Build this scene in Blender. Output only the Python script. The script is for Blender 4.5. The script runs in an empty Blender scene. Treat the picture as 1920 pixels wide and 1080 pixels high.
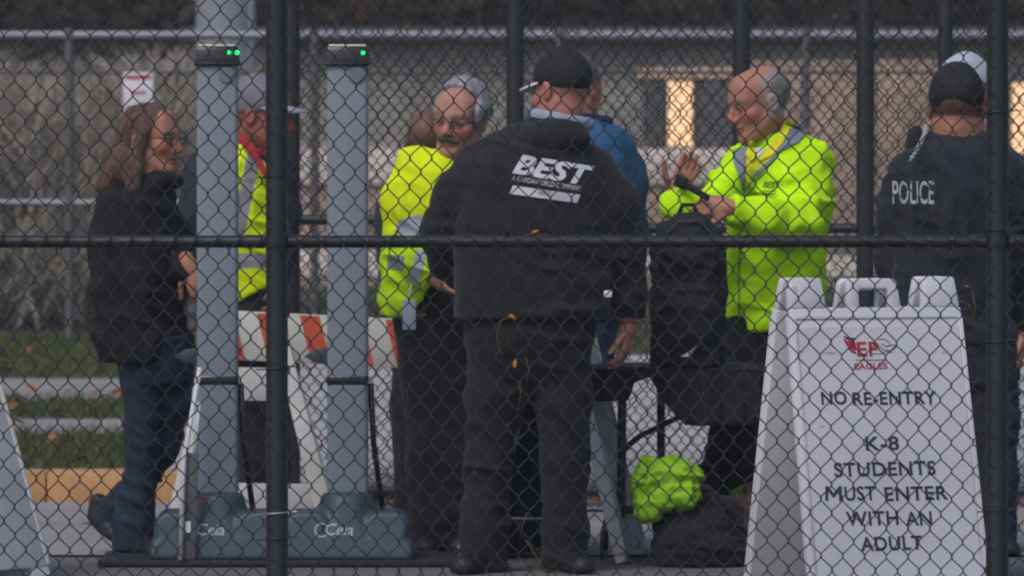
import bpy, bmesh, math, random
import numpy as np
from mathutils import Vector, Matrix
from mathutils.bvhtree import BVHTree

random.seed(7)
rng = np.random.default_rng(11)
scene = bpy.context.scene
col = scene.collection
rad = math.radians

# ------------------------------------------------------------------ camera
FPX = 13000.0          # focal length in pixels of a 1920 wide frame
VH = 228.0             # row of the horizon
CAMZ = 1.6
cam_d = bpy.data.cameras.new('camera')
cam_d.sensor_width = 36.0
cam_d.lens = 36.0 * FPX / 1920.0
cam_d.clip_start = 0.5
cam_d.clip_end = 2000
cam_d.dof.use_dof = True
cam_d.dof.focus_distance = 21.3
cam_d.dof.aperture_fstop = 8.2
cam = bpy.data.objects.new('camera', cam_d)
col.objects.link(cam)
cam.location = (0, 0, CAMZ)
cam.rotation_euler = (rad(90) - math.atan((540 - VH) / FPX), 0, 0)
scene.camera = cam

# ------------------------------------------------------------------ sky, sun, exposure
SUN_EL, SUN_AZ = 52.0, 212.0       # elevation, azimuth (clockwise from +Y)
world = bpy.data.worlds.new('World')
scene.world = world
world.use_nodes = True
wn = world.node_tree
for n in list(wn.nodes):
    wn.nodes.remove(n)
wo = wn.nodes.new('ShaderNodeOutputWorld')
wb = wn.nodes.new('ShaderNodeBackground')
sky = wn.nodes.new('ShaderNodeTexSky')
sky.sky_type = 'NISHITA'
sky.sun_disc = False
sky.sun_elevation = rad(SUN_EL)
sky.sun_rotation = rad(SUN_AZ)
sky.air_density = 1.0
sky.dust_density = 3.0
sky.ozone_density = 1.0
wb.inputs['Strength'].default_value = 0.12
wn.links.new(sky.outputs[0], wb.inputs['Color'])
wn.links.new(wb.outputs[0], wo.inputs['Surface'])

sun_d = bpy.data.lights.new('sun', 'SUN')
sun_d.energy = 1.1
sun_d.angle = rad(28)
sun_d.color = (1.0, 0.97, 0.93)
sun = bpy.data.objects.new('sun', sun_d)
col.objects.link(sun)
az, el = rad(SUN_AZ), rad(SUN_EL)
sdir = Vector((math.sin(az) * math.cos(el), math.cos(az) * math.cos(el), math.sin(el)))
sun.rotation_euler = sdir.to_track_quat('Z', 'Y').to_euler()

scene.view_settings.view_transform = 'Standard'
scene.view_settings.look = 'None'
scene.view_settings.exposure = 0.08
scene.view_settings.gamma = 1.0
scene.cycles.use_denoising = True
scene.cycles.max_bounces = 4
scene.cycles.diffuse_bounces = 2
scene.cycles.glossy_bounces = 2
scene.cycles.transmission_bounces = 3
scene.cycles.transparent_max_bounces = 6
scene.cycles.filter_width = 2.0

# ------------------------------------------------------------------ helpers
def PX(u, Y): return (u - 960.0) / FPX * Y
def PZ(v, Y): return CAMZ - (v - VH) / FPX * Y
def P(u, v, Y): return np.array((PX(u, Y), Y, PZ(v, Y)))

def setp(o, label=None, cat=None, group=None, kind=None):
    if label: o['label'] = label
    if cat: o['category'] = cat
    if group: o['group'] = group
    if kind: o['kind'] = kind
    return o

def empty(name, loc, rz=0.0, label=None, cat=None, group=None):
    o = bpy.data.objects.new(name, None)
    o.empty_display_size = 0.2
    o.location = loc
    o.rotation_euler = (0, 0, rz)
    col.objects.link(o)
    return setp(o, label, cat, group)

def fast_mesh(name, V, Q, smooth=True, colors=None):
    """V (n,3) float, Q (m,k) int with a fixed k"""
    V = np.asarray(V, np.float32); Q = np.asarray(Q, np.int32)
    me = bpy.data.meshes.new(name)
    k = Q.shape[1]
    me.vertices.add(len(V)); me.vertices.foreach_set('co', V.ravel())
    me.loops.add(Q.size); me.loops.foreach_set('vertex_index', Q.ravel())
    me.polygons.add(len(Q))
    me.polygons.foreach_set('loop_start', np.arange(0, Q.size, k, dtype=np.int32))
    me.polygons.foreach_set('use_smooth', np.full(len(Q), smooth))
    if colors is not None:
        a = me.color_attributes.new('Col', 'FLOAT_COLOR', 'POINT')
        c = np.ones((len(V), 4), np.float32); c[:, :3] = colors
        a.data.foreach_set('color', c.ravel())
    me.update(calc_edges=True)
    me.validate()
    return me

def link(name, me, mat, parent=None, loc=None):
    o = bpy.data.objects.new(name, me)
    if mat is not None:
        me.materials.append(mat)
    col.objects.link(o)
    if parent is not None: o.parent = parent
    if loc is not None: o.location = loc
    return o

class MB:
    """collects simple shapes into one mesh"""
    def __init__(self):
        self.v = []; self.f = []
    def add(self, vs, fs):
        b = len(self.v)
        self.v += [tuple(map(float, p)) for p in vs]
        self.f += [tuple(i + b for i in q) for q in fs]
        return self
    def box(self, x0, x1, y0, y1, z0, z1, M=None):
        vs = [(x, y, z) for z in (z0, z1) for y in (y0, y1) for x in (x0, x1)]
        if M is not None: vs = [tuple(M @ Vector(p)) for p in vs]
        return self.add(vs, [(0, 2, 3, 1), (4, 5, 7, 6), (0, 1, 5, 4), (2, 6, 7, 3), (0, 4, 6, 2), (1, 3, 7, 5)])
    def tube(self, pts, r, n=8, caps=True):
        pts = [np.array(p, float) for p in pts]
        rs = r if hasattr(r, '__len__') else [r] * len(pts)
        rings = []
        ref = None
        for i, p in enumerate(pts):
            a = pts[max(i - 1, 0)]; b = pts[min(i + 1, len(pts) - 1)]
            t = b - a; t = t / (np.linalg.norm(t) + 1e-9)
            if ref is None:
                ref = np.array((0, 0, 1.0)) if abs(t[2]) < 0.9 else np.array((1.0, 0, 0))
            nn = ref - t * np.dot(ref, t); nn /= np.linalg.norm(nn) + 1e-9
            ref = nn
            bb = np.cross(t, nn)
            rings.append([p + rs[i] * (math.cos(k * 2 * math.pi / n) * nn + math.sin(k * 2 * math.pi / n) * bb) for k in range(n)])
        vs = [q for rg in rings for q in rg]
        fs = []
        for i in range(len(pts) - 1):
            for k in range(n):
                fs.append((i * n + k, i * n + (k + 1) % n, (i + 1) * n + (k + 1) % n, (i + 1) * n + k))
        if caps:
            fs.append(tuple(reversed(range(n))))
            fs.append(tuple((len(pts) - 1) * n + k for k in range(n)))
        return self.add(vs, fs)
    def prism(self, poly, y0, y1, M=None):
        """poly in x,z extruded along y"""
        n = len(poly)
        vs = [(x, y0, z) for x, z in poly] + [(x, y1, z) for x, z in poly]
        if M is not None: vs = [tuple(M @ Vector(p)) for p in vs]
        fs = [tuple(range(n)), tuple(reversed(range(n, 2 * n)))]
        fs += [(i, i + n, (i + 1) % n + n, (i + 1) % n) for i in range(n)]
        return self.add(vs, fs)
    def build(self, name, mat, parent=None, bevel=0.0, smooth=False, loc=None, seg=2):
        me = bpy.data.meshes.new(name)
        me.from_pydata(self.v, [], self.f)
        bm = bmesh.new(); bm.from_mesh(me)
        if bevel > 0:
            bmesh.ops.bevel(bm, geom=[e for e in bm.edges if e.is_manifold and e.calc_face_angle(0) > 0.5], offset=bevel,
                            segments=seg, affect='EDGES', profile=0.5, clamp_overlap=True)
        bmesh.ops.recalc_face_normals(bm, faces=bm.faces)
        bm.to_mesh(me); bm.free()
        if smooth or bevel > 0:
            for p in me.polygons: p.use_smooth = True
            if bevel > 0 or smooth == 'auto':
                me.set_sharp_from_angle(angle=rad(40))
        me.update()
        return link(name, me, mat, parent, loc)

# ------------------------------------------------------------------ materials
MATS = {}
def mat(name, c, rough=0.8, var=0.12, scale=8.0, bump=0.0, bscale=60.0, metal=0.0, spec=0.35, col2=None, vcol=False,
        emit=None, estr=0.0, stretch=(1, 1, 1), sheen=0.0, thresh=None):
    if name in MATS: return MATS[name]
    m = bpy.data.materials.new(name); MATS[name] = m
    m.use_nodes = True
    nt = m.node_tree; b = nt.nodes['Principled BSDF']
    b.inputs['Roughness'].default_value = rough
    b.inputs['Metallic'].default_value = metal
    b.inputs['Specular IOR Level'].default_value = spec
    if sheen: 
        b.inputs['Sheen Weight'].default_value = sheen
        b.inputs['Sheen Roughness'].default_value = 0.5
    tc = nt.nodes.new('ShaderNodeTexCoord')
    mp = nt.nodes.new('ShaderNodeMapping'); mp.inputs['Scale'].default_value = stretch
    nt.links.new(tc.outputs['Object'], mp.inputs[0])
    ns = nt.nodes.new('ShaderNodeTexNoise'); ns.inputs['Scale'].default_value = scale; ns.inputs['Detail'].default_value = 5
    nt.links.new(mp.outputs[0], ns.inputs['Vector'])
    ramp = nt.nodes.new('ShaderNodeMapRange')
    ramp.inputs[1].default_value = 0.3 if thresh is None else thresh[0]
    ramp.inputs[2].default_value = 0.7 if thresh is None else thresh[1]
    nt.links.new(ns.outputs['Fac'], ramp.inputs[0])
    mix = nt.nodes.new('ShaderNodeMix'); mix.data_type = 'RGBA'
    nt.links.new(ramp.outputs[0], mix.inputs['Factor'])
    if vcol:
        at = nt.nodes.new('ShaderNodeAttribute'); at.attribute_name = 'Col'
        for sgn, idx in ((1 - var, 6), (1 + var, 7)):
            mu = nt.nodes.new('ShaderNodeMix'); mu.data_type = 'RGBA'; mu.blend_type = 'MULTIPLY'
            mu.inputs['Factor'].default_value = 1.0
            nt.links.new(at.outputs['Color'], mu.inputs[6]); mu.inputs[7].default_value = (sgn, sgn, sgn, 1)
            nt.links.new(mu.outputs[2], mix.inputs[idx])
    else:
        a = c if col2 is not None else tuple(x * (1 - var) for x in c)
        d = col2 if col2 is not None else tuple(min(1, x * (1 + var)) for x in c)
        mix.inputs[6].default_value = (*a, 1); mix.inputs[7].default_value = (*d, 1)
    nt.links.new(mix.outputs[2], b.inputs['Base Color'])
    if bump > 0:
        n2 = nt.nodes.new('ShaderNodeTexNoise'); n2.inputs['Scale'].default_value = bscale; n2.inputs['Detail'].default_value = 4
        nt.links.new(mp.outputs[0], n2.inputs['Vector'])
        bp = nt.nodes.new('ShaderNodeBump'); bp.inputs['Strength'].default_value = bump; bp.inputs['Distance'].default_value = 0.01
        nt.links.new(n2.outputs['Fac'], bp.inputs['Height']); nt.links.new(bp.outputs[0], b.inputs['Normal'])
    if emit:
        b.inputs['Emission Color'].default_value = (*emit, 1); b.inputs['Emission Strength'].default_value = estr
    return m

M_BLACKPIPE = mat('black_pipe', (0.018, 0.021, 0.023), 0.42, 0.25, 6, 0.08, 90, spec=0.5)
M_WIRE = mat('black_vinyl_wire', (0.021, 0.021, 0.033), 0.45, 0.2, 30, spec=0.45)
M_WIREB = mat('dark_wire', (0.016, 0.015, 0.020), 0.6, 0.2, 30, spec=0.3)
M_GALVP = mat('dull_galvanised', (0.105, 0.105, 0.11), 0.7, 0.15, 9)
M_GALV = mat('galvanised', (0.27, 0.28, 0.32), 0.45, 0.15, 9, metal=0.35)
M_GALVW = mat('galvanised_wire', (0.20, 0.20, 0.21), 0.55, 0.15, 9, metal=0.3)
M_ASPHALT = mat('asphalt', (0.125, 0.12, 0.124), 0.9, 0.16, 1.6, 0.5, 160)
M_CONC = mat('concrete', (0.25, 0.235, 0.235), 0.9, 0.14, 1.4, 0.3, 80)
M_CONC2 = mat('pale_concrete', (0.36, 0.335, 0.335), 0.9, 0.14, 1.0, 0.3, 60)
M_GRASSB = mat('turf', (0.04, 0.055, 0.02), 0.95, 0.0, 0.9, 0.4, 30, col2=(0.085, 0.07, 0.035))
M_BLADE = mat('grass_blades', (0.05, 0.085, 0.022), 0.8, 0.0, 1.2, col2=(0.10, 0.095, 0.04))
M_YEL = mat('yellow_kerb_paint', (0.46, 0.255, 0.115), 0.75, 0.22, 5, 0.2, 50)
M_LEAF = mat('fallen_leaves', (0.22, 0.09, 0.04), 0.85, 0.0, 3.0, col2=(0.36, 0.13, 0.05))
M_WHITE = mat('white_plastic', (0.60, 0.60, 0.645), 0.5, 0.10, 2.6, 0.06, 40, spec=0.4)
M_WHITED = mat('weathered_white_plastic', (0.55, 0.55, 0.56), 0.6, 0.12, 5, 0.1, 40)
M_INK = mat('dark_grey_ink', (0.045, 0.045, 0.055), 0.7, 0.1)
M_RED = mat('red_ink', (0.48, 0.04, 0.06), 0.6, 0.1)
M_GREYINK = mat('grey_ink', (0.17, 0.17, 0.19), 0.7, 0.1)
M_DETGREY = mat('detector_grey', (0.20, 0.23, 0.27), 0.5, 0.05, 3, 0.03, 60, spec=0.4)
M_DETBASE = mat('detector_teal_base', (0.030, 0.056, 0.074), 0.5, 0.08, 5, 0.04, 60, spec=0.45)
M_DETBLK = mat('detector_black', (0.012, 0.012, 0.016), 0.22, 0.1, spec=0.6)
M_LED = mat('green_led', (0.0, 0.5, 0.1), 0.4, 0, emit=(0.0, 1.0, 0.16), estr=2.4)
M_BLKCLOTH = mat('black_fabric', (0.0108, 0.0126, 0.0138), 0.88, 0.25, 12, 0.25, 220, sheen=0.08)
M_NAVYBLK = mat('navy_black_fabric', (0.0125, 0.016, 0.023), 0.85, 0.22, 10, 0.25, 200, sheen=0.08)
M_TROUS = mat('black_trousers', (0.0080, 0.0100, 0.0106), 0.9, 0.25, 9, 0.25, 180, sheen=0.06)
M_GREYTROUS = mat('charcoal_trousers', (0.0115, 0.0138, 0.0145), 0.9, 0.25, 9, 0.25, 180, sheen=0.06)
M_JEAN = mat('dark_denim', (0.014, 0.026, 0.044), 0.9, 0.25, 14, 0.25, 240)
M_JEANB = mat('blue_denim', (0.035, 0.062, 0.15), 0.9, 0.25, 14, 0.25, 240)
M_BLUE = mat('blue_jacket_fabric', (0.020, 0.085, 0.19), 0.75, 0.15, 9, 0.15, 180)
M_CHAR = mat('charcoal_bag_fabric', (0.0155, 0.0175, 0.020), 0.85, 0.2, 9, 0.25, 150)
M_SHOE = mat('black_leather', (0.013, 0.013, 0.014), 0.5, 0.2, 20, 0.1, 90)
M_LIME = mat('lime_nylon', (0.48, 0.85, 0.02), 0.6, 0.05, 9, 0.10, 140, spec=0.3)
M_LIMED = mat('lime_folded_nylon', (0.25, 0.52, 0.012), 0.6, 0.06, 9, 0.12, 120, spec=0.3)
M_VCLOTH = mat('printed_fabric', (1, 1, 1), 0.75, 0.09, 7, 0.14, 160, vcol=True, spec=0.12)
M_SKIN = mat('skin', (1, 1, 1), 0.55, 0.09, 26, 0.12, 240, vcol=True, spec=0.35)
M_CAP = mat('black_cap_twill', (0.014, 0.016, 0.018), 0.85, 0.15, 20, 0.25, 300)
M_GCAP = mat('grey_cap_twill', (0.16, 0.16, 0.19), 0.85, 0.15, 20, 0.2, 300)
M_WCAP = mat('pale_cap_twill', (0.42, 0.47, 0.53), 0.8, 0.1, 20, 0.2, 300)
M_GHOOD = mat('grey_hood_lining', (0.28, 0.31, 0.38), 0.9, 0.12, 20, 0.2, 200)
M_HAIRB = mat('brown_hair', (0.075, 0.042, 0.034), 0.5, 0.0, 18, 0.7, 120, col2=(0.22, 0.125, 0.10), stretch=(6, 6, 0.7), spec=0.5)
M_HAIRG = mat('grey_hair', (0.20, 0.20, 0.22), 0.6, 0.0, 16, 0.7, 130, col2=(0.52, 0.52, 0.56), stretch=(4, 4, 1), spec=0.4)
M_GLASSF = mat('spectacle_frame', (0.012, 0.012, 0.014), 0.35, 0.1, spec=0.5)
M_ORANGE = mat('orange_reflective', (0.56, 0.095, 0.05), 0.5, 0.08, 12)
M_BWHITE = mat('white_reflective', (0.55, 0.55, 0.53), 0.5, 0.08, 12)
M_EYE = mat('eye', (1, 1, 1), 0.25, 0.0, vcol=True)
M_BRICK = mat('tan_masonry', (0.40, 0.29, 0.225), 0.9, 0.25, 3.0, 0.3, 20)
M_BRICKD = mat('weathered_brown_wall', (0.27, 0.25, 0.23), 0.9, 0.3, 1.5, 0.3, 20)
M_STONE = mat('pale_stone_course', (0.74, 0.65, 0.60), 0.85, 0.15, 3.0, 0.2, 20)
M_DKMETAL = mat('dark_metal_fascia', (0.08, 0.08, 0.085), 0.6, 0.15, 2)
M_PANE = mat('dark_window_pane', (0.10, 0.098, 0.10), 0.3, 0.25, 3, spec=0.5)
M_SUNGLOW = mat('lit_window_pane', (0.6, 0.4, 0.2), 0.4, 0.1, 6, emit=(1.0, 0.62, 0.36), estr=1.0)  # added emission imitating warm sunlight on the building, no lamp inside
M_BARK = mat('bark', (0.045, 0.038, 0.032), 0.95, 0.25, 8, 0.5, 30)
M_FOLD = mat('dark_foliage', (0.011, 0.011, 0.006), 0.85, 0.0, 1.2, col2=(0.036, 0.023, 0.011))
M_FOLO = mat('autumn_foliage', (0.08, 0.05, 0.018), 0.8, 0.0, 1.8, col2=(0.36, 0.13, 0.03))
M_BRUSH = mat('dry_brush', (0.27, 0.24, 0.20), 0.95, 0.0, 1.4, col2=(0.34, 0.30, 0.25))
M_HILL = mat('wooded_hillside', (0.022, 0.022, 0.016), 0.95, 0.0, 0.4, 0.6, 2, col2=(0.045, 0.036, 0.024))
M_STEM = mat('dried_stem', (0.16, 0.09, 0.045), 0.8, 0.2)
M_DRYLEAF = mat('dried_leaf', (0.42, 0.20, 0.05), 0.8, 0.3, 40)
M_TIE = mat('aluminium_tie', (0.45, 0.45, 0.47), 0.4, 0.1, metal=0.6)
M_BROWNB = mat('brown_canvas', (0.085, 0.058, 0.045), 0.9, 0.2, 14, 0.2, 120)
M_PAPER = mat('white_paper', (0.68, 0.68, 0.72), 0.7, 0.05)

# ------------------------------------------------------------------ signed distance figures
class Field:
    def __init__(self, lo, hi, h, fine=()):
        def axis(a, b, iv):
            pts = []
            x = a
            while x < b:
                pts.append(x)
                st = h
                for (f0, f1, fh) in iv:
                    if f0 - h * 0.5 <= x <= f1: st = min(st, fh)
                x += st
            pts.append(b)
            return np.array(pts, np.float32)
        self.ax = [axis(lo[i], hi[i], [(f[0][i], f[1][i], f[2]) for f in fine]) for i in range(3)]
        self.D = np.full([len(a) for a in self.ax], 0.5, np.float32)
    def sub(self, lo, hi):
        sl = []
        for i in range(3):
            a = int(np.searchsorted(self.ax[i], lo[i])); b = int(np.searchsorted(self.ax[i], hi[i]))
            sl.append(slice(max(a - 1, 0), min(b + 1, len(self.ax[i]))))
        sl = tuple(sl)
        g = [self.ax[0][sl[0]][:, None, None], self.ax[1][sl[1]][None, :, None], self.ax[2][sl[2]][None, None, :]]
        return sl, g
    def put(self, sl, d, k, op='u'):
        A = self.D[sl]
        if A.size == 0: return
        if op == 'u':
            if k > 0:
                h = np.clip(0.5 + 0.5 * (A - d) / k, 0, 1)
                self.D[sl] = A + (d - A) * h - k * h * (1 - h)
            else: self.D[sl] = np.minimum(A, d)
        else:
            if k > 0:
                h = np.clip(0.5 - 0.5 * (A + d) / k, 0, 1)
                self.D[sl] = A + (-d - A) * h + k * h * (1 - h)
            else: self.D[sl] = np.maximum(A, -d)
    def rc(self, a, b, r1, r2, k=0.02, op='u', flat_end=False, flat_start=False):
        a = np.asarray(a, float); b = np.asarray(b, float)
        R = max(r1, r2) + k + 0.03
        sl, (x, y, z) = self.sub(np.minimum(a, b) - R, np.maximum(a, b) + R)
        ba = b - a; L2 = float(ba @ ba) + 1e-12
        dot = (x - a[0]) * ba[0] + (y - a[1]) * ba[1] + (z - a[2]) * ba[2]
        t = np.clip(dot / L2, 0, 1)
        d = np.sqrt((x - a[0] - t * ba[0]) ** 2 + (y - a[1] - t * ba[1]) ** 2 + (z - a[2] - t * ba[2]) ** 2) - (r1 + (r2 - r1) * t)
        L = math.sqrt(L2)
        if flat_end: d = np.maximum(d, dot / L - L)
        if flat_start: d = np.maximum(d, -dot / L)
        self.put(sl, d.astype(np.float32), k, op)
    def chain(self, pts, k=0.02, flat_end=False, flat_start=False):
        for i in range(len(pts) - 1):
            self.rc(pts[i][0], pts[i + 1][0], pts[i][1], pts[i + 1][1], k,
                    flat_end=flat_end and i == len(pts) - 2, flat_start=flat_start and i == 0)
    def ell(self, c, r, R=None, k=0.02, op='u'):
        c = np.asarray(c, float); r = np.asarray(r, float)
        B = float(r.max()) + k + 0.03
        sl, (x, y, z) = self.sub(c - B, c + B)
        x = x - c[0]; y = y - c[1]; z = z - c[2]
        if R is not None:
            x, y, z = (R[0, 0] * x + R[1, 0] * y + R[2, 0] * z, R[0, 1] * x + R[1, 1] * y + R[2, 1] * z,
                       R[0, 2] * x + R[1, 2] * y + R[2, 2] * z)
        k0 = np.sqrt((x / r[0]) ** 2 + (y / r[1]) ** 2 + (z / r[2]) ** 2) + 1e-6
        k1 = np.sqrt((x / r[0] ** 2) ** 2 + (y / r[1] ** 2) ** 2 + (z / r[2] ** 2) ** 2) + 1e-6
        self.put(sl, (k0 * (k0 - 1) / k1).astype(np.float32), k, op)
    def loft(self, keys, yaw=0.0, k=0.03, p=2.3):
        """keys: (z, cx, cy, rx, ry) sorted by z"""
        K = np.array(sorted(keys), float)
        m = float(max(K[:, 3].max(), K[:, 4].max())) + k + 0.04
        lo = np.array((K[:, 1].min() - m, K[:, 2].min() - m, K[0, 0] - k - 0.03)); hi = np.array((K[:, 1].max() + m, K[:, 2].max() + m, K[-1, 0] + k + 0.03))
        sl, (x, y, z) = self.sub(lo, hi)
        zz = z.ravel()
        f = np.linspace(K[0, 0], K[-1, 0], 90)
        def sm(j):
            g = np.interp(f, K[:, 0], K[:, j]); w = np.ones(7) / 7
            g2 = np.convolve(np.pad(g, 3, mode='edge'), w, 'valid')
            return np.interp(zz, f, g2)[None, None, :]
        cx, cy, rx, ry = sm(1), sm(2), sm(3), sm(4)
        x = x - cx; y = y - cy
        c, s = math.cos(yaw), math.sin(yaw)
        xl = c * x + s * y; yl = -s * x + c * y
        q = (np.abs(xl / rx) ** p + np.abs(yl / ry) ** p) ** (1 / p)
        d = (q - 1) * np.minimum(rx, ry)
        over = np.maximum(zz[None, None, :] - K[-1, 0], K[0, 0] - zz[None, None, :])
        d = np.maximum(d, over)
        self.put(sl, d.astype(np.float32), k)
    def cut(self, pt, nrm):
        """remove what lies on the side the normal points to"""
        n = np.asarray(nrm, float); n = n / np.linalg.norm(n)
        x, y, z = self.ax[0][:, None, None], self.ax[1][None, :, None], self.ax[2][None, None, :]
        d = (x - pt[0]) * n[0] + (y - pt[1]) * n[1] + (z - pt[2]) * n[2]
        self.D = np.maximum(self.D, d.astype(np.float32))
    def mesh(self, relax=1):
        D = self.D.copy()
        D[0] = D[-1] = 0.1; D[:, 0] = D[:, -1] = 0.1; D[:, :, 0] = D[:, :, -1] = 0.1
        ins = D < 0
        nx, ny, nz = D.shape
        cnt = np.zeros((nx - 1, ny - 1, nz - 1), np.int8)
        for i in (0, 1):
            for j in (0, 1):
                for k in (0, 1):
                    cnt += ins[i:nx - 1 + i, j:ny - 1 + j, k:nz - 1 + k]
        act = (cnt > 0) & (cnt < 8)
        I, J, K = np.nonzero(act)
        idx = np.full(act.shape, -1, np.int32); idx[I, J, K] = np.arange(len(I))
        val = {}
        for i in (0, 1):
            for j in (0, 1):
                for k in (0, 1): val[(i, j, k)] = D[I + i, J + j, K + k]
        X0 = [self.ax[0][I], self.ax[1][J], self.ax[2][K]]
        X1 = [self.ax[0][I + 1], self.ax[1][J + 1], self.ax[2][K + 1]]
        acc = np.zeros((len(I), 3)); n = np.zeros(len(I))
        for a in range(3):
            o = [b for b in range(3) if b != a]
            for p in (0, 1):
                for q in (0, 1):
                    c0 = [0, 0, 0]; c0[o[0]] = p; c0[o[1]] = q; c1 = list(c0); c1[a] = 1
                    v0, v1 = val[tuple(c0)], val[tuple(c1)]
                    mk = (v0 < 0) != (v1 < 0)
                    t = np.where(mk, v0 / np.where(mk, v0 - v1, 1), 0)
                    pos = np.empty((len(I), 3))
                    pos[:, a] = X0[a] + t * (X1[a] - X0[a])
                    pos[:, o[0]] = X1[o[0]] if p else X0[o[0]]
                    pos[:, o[1]] = X1[o[1]] if q else X0[o[1]]
                    acc[mk] += pos[mk]; n[mk] += 1
        V = acc / np.maximum(n, 1)[:, None]
        Q = []
        s = ins[:-1, 1:-1, 1:-1] != ins[1:, 1:-1, 1:-1]
        i, j, k = np.nonzero(s); j = j + 1; k = k + 1
        q = np.stack([idx[i, j - 1, k - 1], idx[i, j, k - 1], idx[i, j, k], idx[i, j - 1, k]], 1); fl = ins[i, j, k]
        Q.append(np.where(fl[:, None], q, q[:, ::-1]))
        s = ins[1:-1, :-1, 1:-1] != ins[1:-1, 1:, 1:-1]
        i, j, k = np.nonzero(s); i = i + 1; k = k + 1
        q = np.stack([idx[i - 1, j, k - 1], idx[i - 1, j, k], idx[i, j, k], idx[i, j, k - 1]], 1); fl = ins[i, j, k]
        Q.append(np.where(fl[:, None], q, q[:, ::-1]))
        s = ins[1:-1, 1:-1, :-1] != ins[1:-1, 1:-1, 1:]
        i, j, k = np.nonzero(s); i = i + 1; j = j + 1
        q = np.stack([idx[i - 1, j - 1, k], idx[i, j - 1, k], idx[i, j, k], idx[i - 1, j, k]], 1); fl = ins[i, j, k]
        Q.append(np.where(fl[:, None], q, q[:, ::-1]))
        Q = np.concatenate(Q)
        Q = Q[(Q >= 0).all(1)]
        for _ in range(relax):
            S = np.zeros_like(V); c = np.zeros(len(V))
            for a in range(4):
                b = (a + 1) % 4
                np.add.at(S, Q[:, a], V[Q[:, b]]); np.add.at(c, Q[:, a], 1)
            V = V * 0.5 + 0.5 * S / np.maximum(c, 1)[:, None]
        return V, Q

def vnormals(V, Q):
    n = np.cross(V[Q[:, 2]] - V[Q[:, 0]], V[Q[:, 3]] - V[Q[:, 1]])
    N = np.zeros_like(V)
    for a in range(4): np.add.at(N, Q[:, a], n)
    return N / (np.linalg.norm(N, axis=1)[:, None] + 1e-12)

_LAT = rng.random((64, 64, 64)).astype(np.float32)
def vnoise(p):
    i = np.floor(p).astype(int); f = p - i; f = f * f * (3 - 2 * f)
    r = 0
    for a in (0, 1):
        for b in (0, 1):
            for c in (0, 1):
                w = (f[:, 0] if a else 1 - f[:, 0]) * (f[:, 1] if b else 1 - f[:, 1]) * (f[:, 2] if c else 1 - f[:, 2])
                r = r + w * _LAT[(i[:, 0] + a) % 64, (i[:, 1] + b) % 64, (i[:, 2] + c) % 64]
    return r - 0.5

def wrinkle(V, Q, amp, f=(13, 13, 5), seed=0.0, sc=1.0, crease=1.0):
    """cloth folds: two families of warped ridges, each showing only in patches"""
    if amp <= 0: return V
    N = vnormals(V, Q); V0 = V; V = V * sc
    w = V + 0.16 * np.stack([vnoise(V * 3.3 + 3.1 + seed), vnoise(V * 3.3 + 9.7 + seed), vnoise(V * 3.3 + 17.3 + seed)], 1)
    def ridge(q):
        r = np.clip(1 - np.abs(vnoise(q)) * 4.2, 0, 1); return r * r * (3 - 2 * r)
    F = np.array(f, float)
    m1 = np.clip(vnoise(V * 5.0 + 31 + seed) * 2.2 + 0.55, 0, 1); m2 = np.clip(vnoise(V * 4.0 + 47 + seed) * 2.2 + 0.45, 0, 1)
    r1 = ridge(np.stack([w[:, 0] * 6 + w[:, 2] * 4, w[:, 1] * 6, w[:, 2] * 15 + w[:, 0] * 5], 1) + seed)
    r2 = ridge(w * F * 0.8 + 21 + seed)
    r3 = vnoise(w * F * 2.2 + 13 + seed)
    cr = np.abs(vnoise(w * np.array((11.0, 11.0, 17.0)) + 61 + seed)) * 2; c2 = np.abs(vnoise(w * np.array((23.0, 23.0, 19.0)) + 71 + seed)) * 2
    d = amp * (1.15 * (r1 - 0.3) * m1 + 1.0 * (r2 - 0.3) * m2 + 0.25 * r3 + crease * (0.55 * (0.4 - cr) + 0.25 * (0.4 - c2)))
    return V0 + N * d[:, None]

def Rm(yaw, pitch=0.0, roll=0.0):
    return np.array((Matrix.Rotation(rad(yaw), 3, 'Z') @ Matrix.Rotation(rad(pitch), 3, 'X') @ Matrix.Rotation(rad(roll), 3, 'Y')))

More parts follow.
